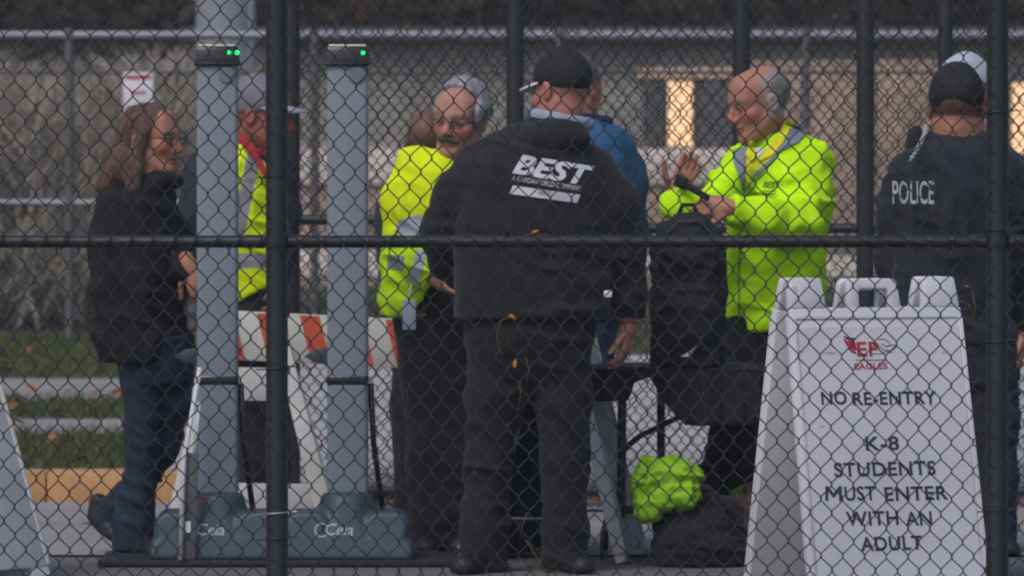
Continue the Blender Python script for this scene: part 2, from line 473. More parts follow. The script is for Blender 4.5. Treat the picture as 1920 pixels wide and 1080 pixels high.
# ------------------------------------------------------------------ people
class Person:
    def __init__(s, label, Y0, u0, group=None):
        s.Y0 = Y0; s.s = FPX / Y0; s.x0 = PX(u0, Y0)
        s.o = empty('person', (s.x0, Y0, 0.0), 0, label, 'person', group)
        s.torso = []; s.arms = []; s.legs = []; s.feet = []; s.head = None; s.yaw = 0.0; s.seed = rng.random() * 30
        s.ground = 0.008
    def pt(s, u, v, dy=0.0):
        q = P(u, v, s.Y0 + dy)
        return np.array((q[0] - s.x0, dy, q[2]))
    def m(s, px): return px / s.s
    def set_torso(s, keys, yaw=0.0):
        """keys: (v, u, half width px, depth radius m, dy)"""
        s.yaw = rad(yaw); s.torso = []
        for v, u, hw, ry, dy in keys:
            p = s.pt(u, v, dy); s.torso.append((p[2], p[0], p[1], s.m(hw), ry))
    def limb(s, pts):
        return [(s.pt(u, v, dy), s.m(r)) for u, v, dy, r in pts]
    def hp(s, x, y, z):
        return s.C + s.R @ (np.array((x, y, z)) * s.hs)
    def set_head(s, u, v, dy=0.0, yaw=0, pitch=0, roll=0, hs=1.1, nb=None):
        s.C = s.pt(u, v, dy); s.R = Rm(yaw, pitch, roll); s.hs = hs; s.nb = nb
    # --- field pieces
    def f_head(s, F, female=False):
        h = s.hs; hp = s.hp; R = s.R
        E = lambda c, r, k=0.02, op='u': F.ell(hp(*c), np.array(r) * h, R, k * h, op)
        L = lambda a, b, r1, r2, k=0.015, op='u': F.rc(hp(*a), hp(*b), r1 * h, r2 * h, k * h, op)
        E((0, 0.020, 0.036), (0.077, 0.097, 0.082), 0.0)
        E((0, -0.026, -0.034), (0.060 if not female else 0.056, 0.070, 0.082), 0.03)
        for sx in (-1, 1):
            L((sx * 0.053, 0.012, -0.045), (sx * 0.022, -0.068, -0.098), 0.022, 0.018, 0.025)
            E((sx * 0.043, -0.058, -0.022), (0.022, 0.024, 0.02), 0.025)
        E((0, -0.076, -0.100), (0.023, 0.018, 0.018), 0.02)
        for sx in (-1, 1): L((sx * 0.010, -0.085, 0.023), (sx * 0.046, -0.070, 0.024), 0.010, 0.009, 0.020)
        E((0, -0.052, 0.052), (0.056, 0.032, 0.045), 0.04)
        for sx in (-1, 1):
            E((sx * 0.033, -0.099, 0.001), (0.018, 0.014, 0.011), 0.014, 's')
            E((sx * 0.033, -0.078, 0.002), (0.017, 0.012, 0.011), 0.008)
        L((0, -0.086, 0.016), (0, -0.112, -0.026), 0.0085, 0.0120, 0.014)
        for sx in (-1, 1): E((sx * 0.012, -0.102, -0.034), (0.009, 0.011, 0.008), 0.008)
        E((0, -0.092, -0.058), (0.023, 0.009, 0.0055), 0.008)
        E((0, -0.090, -0.071), (0.020, 0.009, 0.0065), 0.008)
        E((0, -0.100, -0.0645), (0.020, 0.006, 0.0025), 0.004, 's')
        for sx in (-1, 1):
            E((sx * 0.080, 0.016, -0.004), (0.010, 0.020, 0.032), 0.008)
            E((sx * 0.089, 0.010, 0.000), (0.006, 0.010, 0.017), 0.005, 's')
        a = hp(0, 0.022, -0.055); nb = s.nb
        F.rc(a, nb, 0.054 * h, 0.062 * h, 0.03)
    def f_hand(s, F, w, d, pn, side=1, curl=0.5, sc=1.0, thumb=0.6):
        d = np.asarray(d, float); d /= np.linalg.norm(d); pn = np.asarray(pn, float); pn = pn - d * (pn @ d); pn /= np.linalg.norm(pn)
        lat = np.cross(pn, d) * side
        R = np.stack([lat, d, pn], 1)
        F.ell(w + d * 0.048 * sc, np.array((0.040, 0.056, 0.017)) * sc, R, 0.012)
        F.rc(w - d * 0.02, w + d * 0.02 * sc, 0.027 * sc, 0.026 * sc, 0.015)
        for i, (o, L) in enumerate(((0.030, 0.070), (0.010, 0.080), (-0.010, 0.074), (-0.029, 0.058))):
            p = w + d * (0.088 - 0.006 * abs(i - 1.2)) * sc + lat * o * sc
            dd = d + lat * o * 1.4; dd /= np.linalg.norm(dd)
            r = 0.0100 * sc
            for j, fr in enumerate((0.45, 0.32, 0.25)):
                a = curl * (0.7 + 0.35 * j)
                nd = dd * math.cos(a) + pn * math.sin(a)
                dd = nd / np.linalg.norm(nd)
                q = p + dd * L * fr * sc
                F.rc(p, q, r, r * 0.92, 0.005); r *= 0.92; p = q
        p = w + d * 0.022 * sc + lat * 0.030 * sc
        dd = d * 0.75 + lat * thumb + pn * 0.25; dd /= np.linalg.norm(dd)
        r = 0.0125 * sc
        for fr in (0.042, 0.030, 0.024):
            q = p + dd * fr * sc; F.rc(p, q, r, r * 0.9, 0.006); r *= 0.9; p = q
            dd = dd + d * 0.25 + pn * curl * 0.3; dd /= np.linalg.norm(dd)
    def body(s, skin, hands=(), female=False, colour=None, h=0.013, fine=0.0042, hair_mask=None, hair_col=(0.3, 0.3, 0.32)):
        pts = [np.array((x, y, z)) for z, x, y, a, b in s.torso]
        r = max(max(t[3], t[4]) for t in s.torso)
        for l in s.arms + s.legs: pts += [p for p, _ in l]
        lo = np.min(pts, 0) - 0.2; hi = np.max(pts, 0) + 0.2
        lo = np.minimum(lo, s.C - 0.2); hi = np.maximum(hi, s.C + 0.18 * s.hs); lo[2] = -0.02
        fi = [(s.C - 0.135 * s.hs, s.C + 0.135 * s.hs, fine)]
        for hd in hands: fi.append((hd['w'] - 0.03 + np.minimum(0, hd['d'] * 0.2) - 0.03, hd['w'] + 0.03 + np.maximum(0, hd['d'] * 0.2) + 0.03, 0.0055))
        F = Field(lo, hi, h, fi)
        F.loft([(z, x, y, max(a - 0.03, 0.05), max(b - 0.03, 0.05)) for z, x, y, a, b in s.torso], s.yaw, 0.03)
        for l in s.arms: F.chain([(p, max(q * 0.60, 0.026)) for p, q in l], 0.03)
        for l in s.legs: F.chain([(p, q * 0.66) for p, q in l], 0.03)
        for a, b in s.feet: F.rc(a + np.array((0, 0, 0.0)), b, 0.034, 0.026, 0.03)
        for hd in hands: s.f_hand(F, hd['w'], hd['d'], hd['pn'], hd.get('side', 1), hd.get('curl', 0.5), hd.get('sc', 1.0), hd.get('thumb', 0.6))
        s.f_head(F, female)
        V, Q = F.mesh(1)
        C = np.tile(np.array(skin, float), (len(V), 1))
        q = (V - s.C) @ s.R / s.hs
        near = (np.abs(q[:, 0]) < 0.1) & (np.abs(q[:, 1]) < 0.13) & (np.abs(q[:, 2]) < 0.125)
        def tint(mask, c, w): C[mask] = C[mask] * (1 - w) + np.array(c) * w
        x, y, z = q.T
        red = np.array(skin) * np.array((1.12, 0.72, 0.70))
        tint(near & (np.hypot(np.abs(x) - 0.045, z + 0.03) < 0.026) & (y < -0.03), red, 0.5)
        tint(near & (y < -0.095) & (z > -0.042) & (z < 0.0), red, 0.55)
        tint(near & (np.abs(x) > 0.076), red, 0.6)
        tint(near & ((x / 0.026) ** 2 + ((z + 0.065) / 0.010) ** 2 < 1) & (y < -0.07), np.array(skin) * np.array((0.85, 0.45, 0.48)), 0.75)
        tint(near & (np.abs(np.abs(x) - 0.034) < 0.022) & (np.abs(z - 0.027 - 0.10 * (0.034 - np.abs(x)) * 0) < 0.0065) & (y < -0.05), np.array(hair_col) * 0.7, 0.65)
        tint(near & (np.abs(np.abs(x) - 0.033) < 0.018) & (np.abs(z - 0.004) < 0.005) & (y < -0.06), np.array(skin) * 0.35, 0.75)
        tint(near & (np.abs(z + 0.066 - 9.0 * x * x) < 0.0028) & (np.abs(x) < 0.029) & (y < -0.06), np.array(skin) * 0.3, 0.55)
        if hair_mask is not None:
            mk = near & hair_mask(x, y, z)
            tint(mk, hair_col, 0.8)
        s.bodyVQ = (V, Q)
        me = fast_mesh('body', V, Q, True, C)
        s.b = link('body', me, M_SKIN, s.o)
        # eyes
        for sx in (-1, 1):
            u, w = np.meshgrid(np.linspace(0, 2 * np.pi, 13)[:-1], np.linspace(0, np.pi, 8))
            q = np.stack([np.sin(w) * np.cos(u) * 0.0115, -np.cos(w) * 0.006, np.sin(w) * np.sin(u) * 0.0027], -1).reshape(-1, 3)
            cc = np.where((np.hypot(q[:, 0], q[:, 2]) < 0.0062)[:, None], (0.025, 0.018, 0.014), (0.20, 0.16, 0.145))
            Vv = np.array([s.hp(a + sx * 0.033, b - 0.0885, c + 0.002) for a, b, c in q])
            fq = [(r * 12 + k, r * 12 + (k + 1) % 12, (r + 1) * 12 + (k + 1) % 12, (r + 1) * 12 + k) for r in range(7) for k in range(12)]
            link('eye', fast_mesh('eye', Vv, fq, True, cc), M_EYE, s.b)
    def garment(s, name, material, torso=None, limbs=(), prims=None, cuts=(), h=0.0085, amp=0.012, k=0.035, grow=0.0, colour=None,
                flat=True, relax=1, f=(13, 13, 5), yaw=None, parent=None, p=2.3, tsub=None, tcuts=()):
        pts = []
        if torso:
            for z, x, y, a, b in torso:
                m = max(a, b) + grow; pts += [np.array((x - m, y - m, z - .03)), np.array((x + m, y + m, z + .03))]
        for l in limbs:
            for q, r in l: pts += [q - r - .03, q + r + .03]
        if prims:
            for q in prims.bounds: pts.append(np.asarray(q))
        lo = np.min(pts, 0) - 0.03; hi = np.max(pts, 0) + 0.03
        F = Field(lo, hi, h)
        if torso: F.loft([(z, x, y, a + grow, b + grow) for z, x, y, a, b in torso], s.yaw if yaw is None else yaw, 0.02, p)
        if tsub: tsub(F)
        for c in tcuts: F.cut(*c)
        for l in limbs: F.chain([(q, r + grow) for q, r in l], k, flat_end=flat)
        if prims: prims(F)
        for c in cuts: F.cut(*c)
        V, Q = F.mesh(relax)
        V = wrinkle(V, Q, amp, f, s.seed)
        V[:, 2] = np.maximum(V[:, 2], s.ground + 0.002)
        me = fast_mesh(name, V, Q, True, colour(V) if colour else None)
        o = link(name, me, material, parent or s.o)
        s.last = (V, Q)
        return o
    def shoe(s, heel, toe, w=0.046, hgt=0.075, material=None, name='shoe'):
        heel = np.asarray(heel, float); toe = np.asarray(toe, float)
        lo = np.minimum(heel, toe) - 0.12; hi = np.maximum(heel, toe) + 0.14
        lo[2] = min(heel[2], toe[2]) - 0.07
        F = Field(lo, hi, 0.007)
        F.rc(heel + (0, 0, 0.03), toe + (0, 0, 0.018), w * 0.95, w * 0.8, 0.02)
        F.rc(heel * 0.55 + toe * 0.45 + (0, 0, 0.02), toe + (0, 0, 0.012), w, w * 0.9, 0.02)
        F.rc(heel + (0, 0, 0.04), heel + (0, 0, hgt + 0.03), w * 0.95, w * 0.9, 0.02)
        d = toe - heel; d /= np.linalg.norm(d); side = np.cross(d, (0, 0, 1.0)); up = np.cross(side, d); up /= np.linalg.norm(up)
        F.cut(heel + (0, 0, 0.0), -up)
        V, Q = F.mesh(1)
        return link(name, fast_mesh(name, V, Q), material or M_SHOE, s.o)
    def cap(s, material, visor_mat=None, lift=0.0, brim=0.075, tilt=0.0, band=True, top_mat=None):
        h = s.hs
        F = Field(s.C - 0.16 * h, s.C + 0.17 * h, 0.006)
        F.ell(s.hp(0, 0.016, 0.045 + lift), np.array((0.086, 0.106, 0.088)) * h, s.R, 0)
        F.rc(s.hp(0, -0.02, 0.075 + lift), s.hp(0, 0.03, 0.088 + lift), 0.05 * h, 0.05 * h, 0.03)
        F.cut(s.hp(0, -0.09, 0.042), s.R @ np.array((0, -0.28, -1.0)))
        V, Q = F.mesh(1)
        V = wrinkle(V, Q, 0.002, (20, 20, 20), s.seed)
        c = link('cap', fast_mesh('cap', V, Q), material, s.o)
        mb = MB()
        n = 17
        rows = []
        for i in range(n):
            a = rad(-68 + 136 * i / (n - 1))
            row = []
            for t in (0.0, 0.5, 1.0):
                ext = brim * math.cos(a * 0.95) ** 0.8 * t
                x = 0.085 * math.sin(a) * (1 + 0.10 * t); y = -0.088 * math.cos(a) + 0.012 - ext
                z = 0.046 + lift * 0.5 - 0.10 * ext * 1.6 - 0.016 * math.sin(a) ** 2
                row.append((x, y, z))
            rows.append(row)
        vs = []
        for r in rows:
            for q in r: vs.append(s.hp(*q))
            for q in r: vs.append(s.hp(q[0], q[1], q[2] - 0.006))
        fs = []
        for i in range(n - 1):
            a, b = i * 6, (i + 1) * 6
            for t in (0, 1):
                fs.append((a + t, a + t + 1, b + t + 1, b + t)); fs.append((a + 3 + t, b + 3 + t, b + 4 + t, a + 4 + t))
            fs.append((a + 2, a + 5, b + 5, b + 2)); fs.append((a, b, b + 3, a + 3))
        fs += [(0, 3, 4, 1), (1, 4, 5, 2)]; e = (n - 1) * 6; fs += [(e, e + 1, e + 4, e + 3), (e + 1, e + 2, e + 5, e + 4)]
        mb.add(vs, fs).build('visor', visor_mat or material, c, smooth='auto')
        b = MB()
        b.tube([s.hp(0, 0.016, 0.132 + lift), s.hp(0, 0.016, 0.140 + lift)], 0.009 * h, 8).build('button', material, c, smooth=True)
        return c
    def hair(s, material, fn, h=0.006, amp=0.004, f=(30, 30, 10), ext=0.2, name='hair', strands=0, slen=0.03, down=0.5):
        F = Field(s.C - ext * s.hs - np.array((0, 0, 0.12)), s.C + ext * s.hs, h)
        fn(F)
        V, Q = F.mesh(1)
        V = wrinkle(V, Q, amp, f, s.seed)
        o = link(name, fast_mesh(name, V, Q), material, s.o)
        if strands:
            N = vnormals(V, Q); mb = MB()
            idx = rng.choice(len(V), strands)
            for i in idx:
                p, n = V[i], N[i]
                if n @ (s.R @ np.array((0, -1.0, 0))) > 0.75: continue
                t = np.array((0, 0, -1.0)) * down + s.R @ np.array((0, 1.0, 0)) * (1 - down) + rng.normal(0, 0.16, 3)
                t = t - n * (t @ n); t /= np.linalg.norm(t) + 1e-6
                L = slen * rng.uniform(0.5, 1.3)
                mb.tube([p - n * 0.002, p + t * L * 0.5 + n * (L * 0.10 + 0.002), p + t * L + n * L * rng.uniform(-0.02, 0.16)], [0.0012, 0.0010, 0.0004], 3, caps=False)
            mb.build('hair_strands', material, o, smooth=True)['kind'] = 'stuff'
        return o
    def glasses(s, rim=0.0022, half=0.024, hz=0.016):
        mb = MB()
        for sx in (-1, 1):
            lp = [s.hp(sx * 0.034 + half * math.cos(t), -0.108 + 0.25 * abs(math.cos(t)) * 0.02, 0.001 + hz * math.sin(t)) for t in np.linspace(0, 2 * math.pi, 17)]
            mb.tube(lp, rim * s.hs, 6, caps=False)
            mb.tube([s.hp(sx * 0.058, -0.104, 0.008), s.hp(sx * 0.078, -0.08, 0.010), s.hp(sx * 0.086, 0.0, 0.006), s.hp(sx * 0.087, 0.03, -0.004)], rim * s.hs, 6)
        mb.tube([s.hp(-0.011, -0.109, 0.004), s.hp(0, -0.112, 0.008), s.hp(0.011, -0.109, 0.004)], rim * s.hs, 6)
        return mb.build('glasses', M_GLASSF, s.o, smooth=True)

class Prims:
    def __init__(s, fn, *bounds): s.fn = fn; s.bounds = bounds
    def __call__(s, F): s.fn(F)

# ------------------------------------------------------------------ lettering
def text_mesh(txt, size, bold=0.0, shear=0.0, spacing=1.0, xs=1.0, align='CENTER'):
    cu = bpy.data.curves.new('t', 'FONT'); cu.body = txt; cu.size = 1.0; cu.align_x = align; cu.align_y = 'CENTER'
    cu.offset = bold / size; cu.shear = shear; cu.space_character = spacing; cu.resolution_u = 3
    o = bpy.data.objects.new('t', cu); col.objects.link(o)
    dg = bpy.context.evaluated_depsgraph_get()
    me = bpy.data.meshes.new_from_object(o.evaluated_get(dg))
    bpy.data.objects.remove(o); bpy.data.curves.remove(cu)
    V = np.array([v.co[:] for v in me.vertices]); F = [tuple(p.vertices) for p in me.polygons]
    bpy.data.meshes.remove(me)
    V *= size
    V[:, 0] *= xs
    return V, F

def flat_print(name, V2, F, fn, material, parent, thick=0.0):
    """2-D shape (V2 x,y) put on a surface by fn(x, y) -> 3-D point"""
    mb = MB(); mb.add([fn(p[0], p[1]) for p in V2], F)
    return mb.build(name, material, parent)

def wrap_print(name, V2, F, o, right, up, ray, garm, material, parent, off=0.002, maxlen=0.009):
    """project a flat shape onto a garment along a ray"""
    me = bpy.data.meshes.new('w'); me.from_pydata([(p[0], p[1], 0) for p in V2], [], F)
    bm = bmesh.new(); bm.from_mesh(me)
    bmesh.ops.triangulate(bm, faces=bm.faces)
    for _ in range(5):
        es = [e for e in bm.edges if e.calc_length() > maxlen]
        if not es: break
        bmesh.ops.subdivide_edges(bm, edges=es, cuts=1)
        bmesh.ops.triangulate(bm, faces=[f for f in bm.faces if len(f.verts) > 3])
    V, Q = garm
    bvh = BVHTree.FromPolygons([tuple(v) for v in V], [tuple(map(int, q)) for q in Q])
    right = Vector(right); up = Vector(up); ray = Vector(ray).normalized(); o = Vector(o)
    last = None
    for v in bm.verts:
        st = o + right * v.co.x + up * v.co.y - ray * 0.6
        hit = bvh.ray_cast(st, ray)
        if hit[0] is not None:
            v.co = hit[0] - ray * off; 
        else: v.co = o + right * v.co.x + up * v.co.y
    bm.to_mesh(me); bm.free()
    for p in me.polygons: p.use_smooth = True
    return link(name, me, material, parent)

exec_after = []
# ================================================================== THE SETTING
def sheet(name, x0, x1, y0, y1, z, material, th=None):
    mb = MB()
    if th is None: mb.add([(x0, y0, z), (x1, y0, z), (x1, y1, z), (x0, y1, z)], [(0, 1, 2, 3)])
    else: mb.box(x0, x1, y0, y1, z - th, z)
    return setp(mb.build(name, material), kind='structure')

sheet('ground', -400, 400, -60, 900, -0.006, M_GRASSB)
sheet('car_park', -60, 60, -30, 25.45, 0.0, M_ASPHALT)
sheet('pavement', -60, 60, 25.45, 29.0, 0.008, M_CONC)
# kerb stones along the back of the pavement: painted yellow at the left
for i in range(-14, 16):
    x0 = i * 0.95 - 1.0
    k = MB().box(x0 + 0.0015, x0 + 0.9485, 29.0, 29.32, -0.05, 0.132)
    yellow = x0 < -1.0
    o = k.build('kerb', M_YEL if yellow else M_CONC2, None, bevel=0.012)
    setp(o, kind='structure')
Z1 = 0.125
VERGE = sheet('verge', -80, 80, 29.32, 120, Z1, M_GRASSB, 0.11)
sheet('footpath', -80, -1.62, PX(0, 1) * 0 + 32.6, 34.3, Z1 + 0.004, M_CONC)
sheet('street', -80, -1.62, 36.4, 39.7, Z1 + 0.004, M_CONC)
sheet('forecourt', -1.62, 80, 29.34, 43.6, Z1 + 0.005, M_CONC2)

# grass blades
def blades(name, n, x0, x1, y0, y1, z, hmin, hmax, w, material, lean=0.4):
    x = rng.uniform(x0, x1, n); y = rng.uniform(y0, y1, n); hh = rng.uniform(hmin, hmax, n); a = rng.uniform(0, np.pi, n)
    lx = rng.normal(0, lean, n) * hh; ly = rng.normal(0, lean, n) * hh
    dx = np.cos(a) * w; dy = np.sin(a) * w
    V = np.stack([np.stack([x - dx, y - dy, np.full(n, z)], 1), np.stack([x + dx, y + dy, np.full(n, z)], 1),
                  np.stack([x + lx, y + ly, z + hh], 1)], 1).reshape(-1, 3)
    Q = np.arange(3 * n).reshape(n, 3)
    return link(name, fast_mesh(name, V, Q, False), material)
for (a, b, n) in ((29.4, 32.5, 9000), (34.4, 36.3, 6000), (39.8, 47.0, 12000)):
    setp(blades('grass', n, -6, -1.5, a, b, Z1, 0.03, 0.09, 0.006, M_BLADE), {29.4: 'grass strip directly behind the yellow kerb', 34.4: 'narrow grass strip between the two pale paths', 39.8: 'grass at the foot of the far silver fence'}[a], 'grass', kind='stuff')
setp(blades('grass', 9000, -1.6, 7, 43.7, 60, Z1, 0.04, 0.12, 0.008, M_BLADE), 'dry grass in front of the low building', 'grass', kind='stuff')

def leaves(name, n, fx, fy, z, size, material):
    V = []; Q = []
    for i in range(n):
        x, y = fx(), fy(); a = random.uniform(0, 6.28); s_ = size * random.uniform(0.6, 1.3); t = random.uniform(-0.7, 0.7)
        zz = z + random.uniform(0.002, 0.03)
        c, s = math.cos(a), math.sin(a)
        for (p, q, r) in ((-1, 0, 0), (0, -0.55, 0.25), (1, 0, 0), (0, 0.55, 0.25)):
            V.append((x + s_ * (p * c - q * s), y + s_ * (p * s + q * c), zz + s_ * (r + abs(t) * 0.6 + p * t * 0.6)))
        Q.append((4 * i, 4 * i + 1, 4 * i + 2, 4 * i + 3))
    return link(name, fast_mesh(name, V, Q, False), material)
setp(leaves('fallen_leaves', 380, lambda: random.uniform(-5.5, -1.5), lambda: random.choice((random.uniform(29.5, 36), random.gauss(36.2, 0.3), random.uniform(40, 46))), Z1 + 0.01, 0.05, M_LEAF),
     'brown fallen leaves scattered on the left grass', 'leaves', kind='stuff')
setp(leaves('fallen_leaves', 420, lambda: random.choice((random.gauss(-0.55, 0.18), random.gauss(0.45, 0.3), random.uniform(-1.2, 3))), lambda: 28.75 + abs(random.gauss(0, 0.12)), 0.02, 0.045, M_LEAF),
     'orange leaves drifted along the foot of the rear black fence', 'leaves', kind='stuff')

setp(leaves('fallen_leaves', 26, lambda: random.uniform(-2.2, 2.2), lambda: random.uniform(25.6, 28.4), 0.010, 0.035, M_LEAF), 'few dry leaves lying on the pavement around the people', 'leaves', kind='stuff')
# ------------------------------------------------------------------ chain link
def chain_link(name, parent, x0, x1, z0, z1, y, px_, pz_, ax, az_, r, nside, material, jitter=0.0, amp=0.0):
    """woven zigzag wires; diamonds px_ wide, pz_ tall, with a node at (ax, az_)"""
    hw = px_ / 2
    i0 = math.floor((x0 - ax) / hw); i1 = math.ceil((x1 - ax) / hw)
    hz = pz_ / 2
    n0 = math.floor((z0 - az_) / hz); n1 = math.ceil((z1 - az_) / hz)
    nn = np.arange(n0, n1 + 1)
    Vs = []; Qs = []; base = 0
    ang = np.arange(nside) * 2 * np.pi / nside + np.pi / 4
    for i in range(i0, i1):
        xa = ax + i * hw; xb = xa + hw          # this wire swings between xa and xb
        odd = i % 2
        pts = []
        for n in nn:
            # column j carries nodes at the levels n with (n + j) even
            xx = (xa - r * 0.9) if (n + i) % 2 == 0 else (xb + r * 0.9)
            sgn = 1 if xx > (xa + xb) / 2 else -1
            zz = az_ + n * hz
            v = 0.05 * pz_
            pts.append((xx - sgn * r * 0.2, sgn * r * 1.0, zz - v)); pts.append((xx - sgn * r * 0.2, -sgn * r * 1.0, zz + v))
        p = np.array(pts); 
        if amp > 0:
            p[:, 0] += amp * (np.sin(p[:, 2] * 3.1 + 1.3) + 0.6 * np.sin(xa * 5 + p[:, 2] * 1.7)) 
            p[:, 2] += amp * (np.sin(xa * 3.7) + 0.5 * np.sin(xa * 9.1 + 2))
        if jitter > 0:
            p[:, 0] += rng.normal(0, jitter, len(p)); p[:, 2] += rng.normal(0, jitter, len(p))
        m = (p[:, 2] >= z0) & (p[:, 2] <= z1)
        p = p[m]
        if len(p) < 2: continue
        T = np.gradient(p, axis=0); T /= np.linalg.norm(T, axis=1)[:, None]
        N = np.array((0, 1.0, 0)) - T * T[:, 1:2]; N /= np.linalg.norm(N, axis=1)[:, None]
        B = np.cross(T, N)
        ring = p[:, None, :] + r * (np.cos(ang)[None, :, None] * N[:, None, :] + np.sin(ang)[None, :, None] * B[:, None, :])
        ring[:, :, 1] += y
        M = len(p)
        a = np.arange(M - 1)[:, None] * nside + np.arange(nside)[None, :]
        b = np.arange(M - 1)[:, None] * nside + (np.arange(nside)[None, :] + 1) % nside
        q = np.stack([a, b, b + nside, a + nside], -1).reshape(-1, 4) + base
        Vs.append(ring.reshape(-1, 3)); Qs.append(q); base += M * nside
    V = np.concatenate(Vs); Q = np.concatenate(Qs)
    o = link(name, fast_mesh(name, V, Q, True), material, parent)
    o['kind'] = 'stuff'
    return o

# near black fence -------------------------------------------------
YF = 18.84; SF = FPX / YF
fx = lambda u: PX(u, YF)
FA = empty('chain_link_fence', (0, YF, 0), 0, 'black chain link fence in the foreground across the whole view', 'fence')
post_us = [519 - 1351, 519, 1870, 1870 + 1351]
for u in post_us:
    p = MB().tube([(fx(u), 0, -0.05), (fx(u), 0, 2.75)], 0.0300, 20).build('post', M_BLACKPIPE, FA, smooth='auto')
    MB().tube([(fx(u), 0, 2.75), (fx(u), 0, 2.79), (fx(u), 0, 2.80)], [0.034, 0.03, 0.01], 16).build('post_cap', M_BLACKPIPE, p, smooth='auto')
    zb = PZ(453, YF)
    MB().tube([(fx(u), 0, zb - 0.013), (fx(u), 0, zb + 0.013)], 0.0335, 20).build('rail_clamp', M_BLACKPIPE, p, smooth='auto')
    MB().tube([(fx(u) - 0.005, -0.034, zb), (fx(u) - 0.005, -0.046, zb)], 0.007, 6).build('bolt', M_BLACKPIPE, p)
for i in range(3):
    a, b = fx(post_us[i]), fx(post_us[i + 1]); zb = PZ(453, YF)
    rl = MB().tube([(a + 0.031, 0, zb), (b - 0.031, 0, zb)], 0.0168, 16).build('rail', M_BLACKPIPE, FA, smooth='auto')
    for e, sg in ((a, 1), (b, -1)):
        MB().tube([(e + sg * 0.032, 0, zb), (e + sg * 0.085, 0, zb)], 0.0185, 16).build('rail_sleeve', M_BLACKPIPE, rl, smooth='auto')
    MB().tube([(a + 0.031, 0, 2.70), (b - 0.031, 0, 2.70)], 0.021, 12).build('top_rail', M_BLACKPIPE, FA, smooth='auto')
    MB().tube([(a + 0.031, 0, 0.07), (b - 0.031, 0, 0.07)], 0.017, 12).build('bottom_rail', M_BLACKPIPE, FA, smooth='auto')
bays = [(post_us[0], post_us[1], 7, 926), (post_us[1], post_us[2], 1560, 641), (post_us[2], post_us[3], 2213, 641)]
for (ua, ub, au, av) in bays:
    chain_link('wire_mesh', FA, fx(ua) + 0.03, fx(ub) - 0.03, 0.04, 2.72, -0.026, 40.6 / SF, 53.4 / SF, fx(au), PZ(av, YF), 0.0019, 6, M_WIRE, 0.0006, 0.003)
# tie wires
for (u, v) in ((512, 962), (1855, 957), (1862, 430), (519, 690), (519, 330), (1870, 640), (1870, 210), (519, 1010)):
    z = PZ(v, YF)
    x = fx(519 if u < 900 else 1870)
    pts = [(x + 0.0325 * math.sin(t), 0.0325 * -math.cos(t), z + 0.006 * t / 3) for t in np.linspace(-2.2, 2.2, 13)]
    pts = [(x - 0.055, -0.03, z - 0.004)] + pts + [(x + 0.055, -0.03, z + 0.004)]
    MB().tube(pts, 0.0021, 5).build('tie_wire', M_TIE if v == 962 else M_WIRE, FA, smooth=True)
for u in (735, 945, 1175, 1395, 1645, 1788, 120, 330):
    z = PZ(453, YF); x = fx(u)
    pts = [(x + 0.004 * t, -0.0185 * math.cos(t), z + 0.0185 * math.sin(t)) for t in np.linspace(-2.4, 2.4, 11)]
    pts = [(x - 0.006, -0.03, z - 0.035)] + pts + [(x + 0.012, -0.03, z + 0.030)]
    MB().tube(pts, 0.0021, 5).build('tie_wire', M_WIRE, FA, smooth=True)

# dried vines caught in the near fence
def vine(label, stems, lvs):
    u0, v0 = stems[0][0]
    base = empty('dried_vine', (0, YF - 0.034, 0), 0, label, 'vine')
    for st in stems:
        MB().tube([(fx(u), 0.004 * math.sin(i * 2.0), PZ(v, YF)) for i, (u, v) in enumerate(st)], 0.0011, 5).build('stem', M_STEM, base, smooth=True)
    for (u, v, L, a) in lvs:
        x, z = fx(u), PZ(v, YF); c, s = math.cos(rad(a)), math.sin(rad(a)); L *= 0.82 / SF
        sh = [(-1, 0, 0), (-0.4, 0.42, .15), (0.3, 0.34, .2), (1, 0.05, .1), (0.2, -0.3, .25), (-0.5, -0.34, .1), (0, 0, -0.1)]
        vs = [(x + L * (p * c - q * s), L * r * 1.5, z + L * (p * s + q * c)) for p, q, r in sh]
        MB().add(vs, [(0, 1, 6), (1, 2, 6), (2, 3, 6), (3, 4, 6), (4, 5, 6), (5, 0, 6)]).build('leaf', M_DRYLEAF, base, smooth=True)
vine('dried orange leaf and curling stems snagged in the near mesh over the black trousers',
     [[(962, 592), (940, 600), (931, 625), (935, 650), (948, 680)], [(985, 668), (992, 690), (988, 715)], [(975, 715), (976, 745), (969, 770)], [(988, 960), (980, 985), (975, 1010)],
      [(985, 1010), (1010, 1050), (1030, 1085)]], [(961, 594, 11, -35), (966, 681, 12, 80)])
vine('small dried orange leaf resting on the near fence rail', [[(985, 440), (1000, 437), (1030, 440)]], [(1004, 434, 10, 15)])
vine('thin dried stem curled beside the white sign on the near fence', [[(1825, 590), (1815, 570), (1790, 560)], [(1815, 610), (1828, 580), (1822, 545)]], [(1812, 536, 5, 0)])

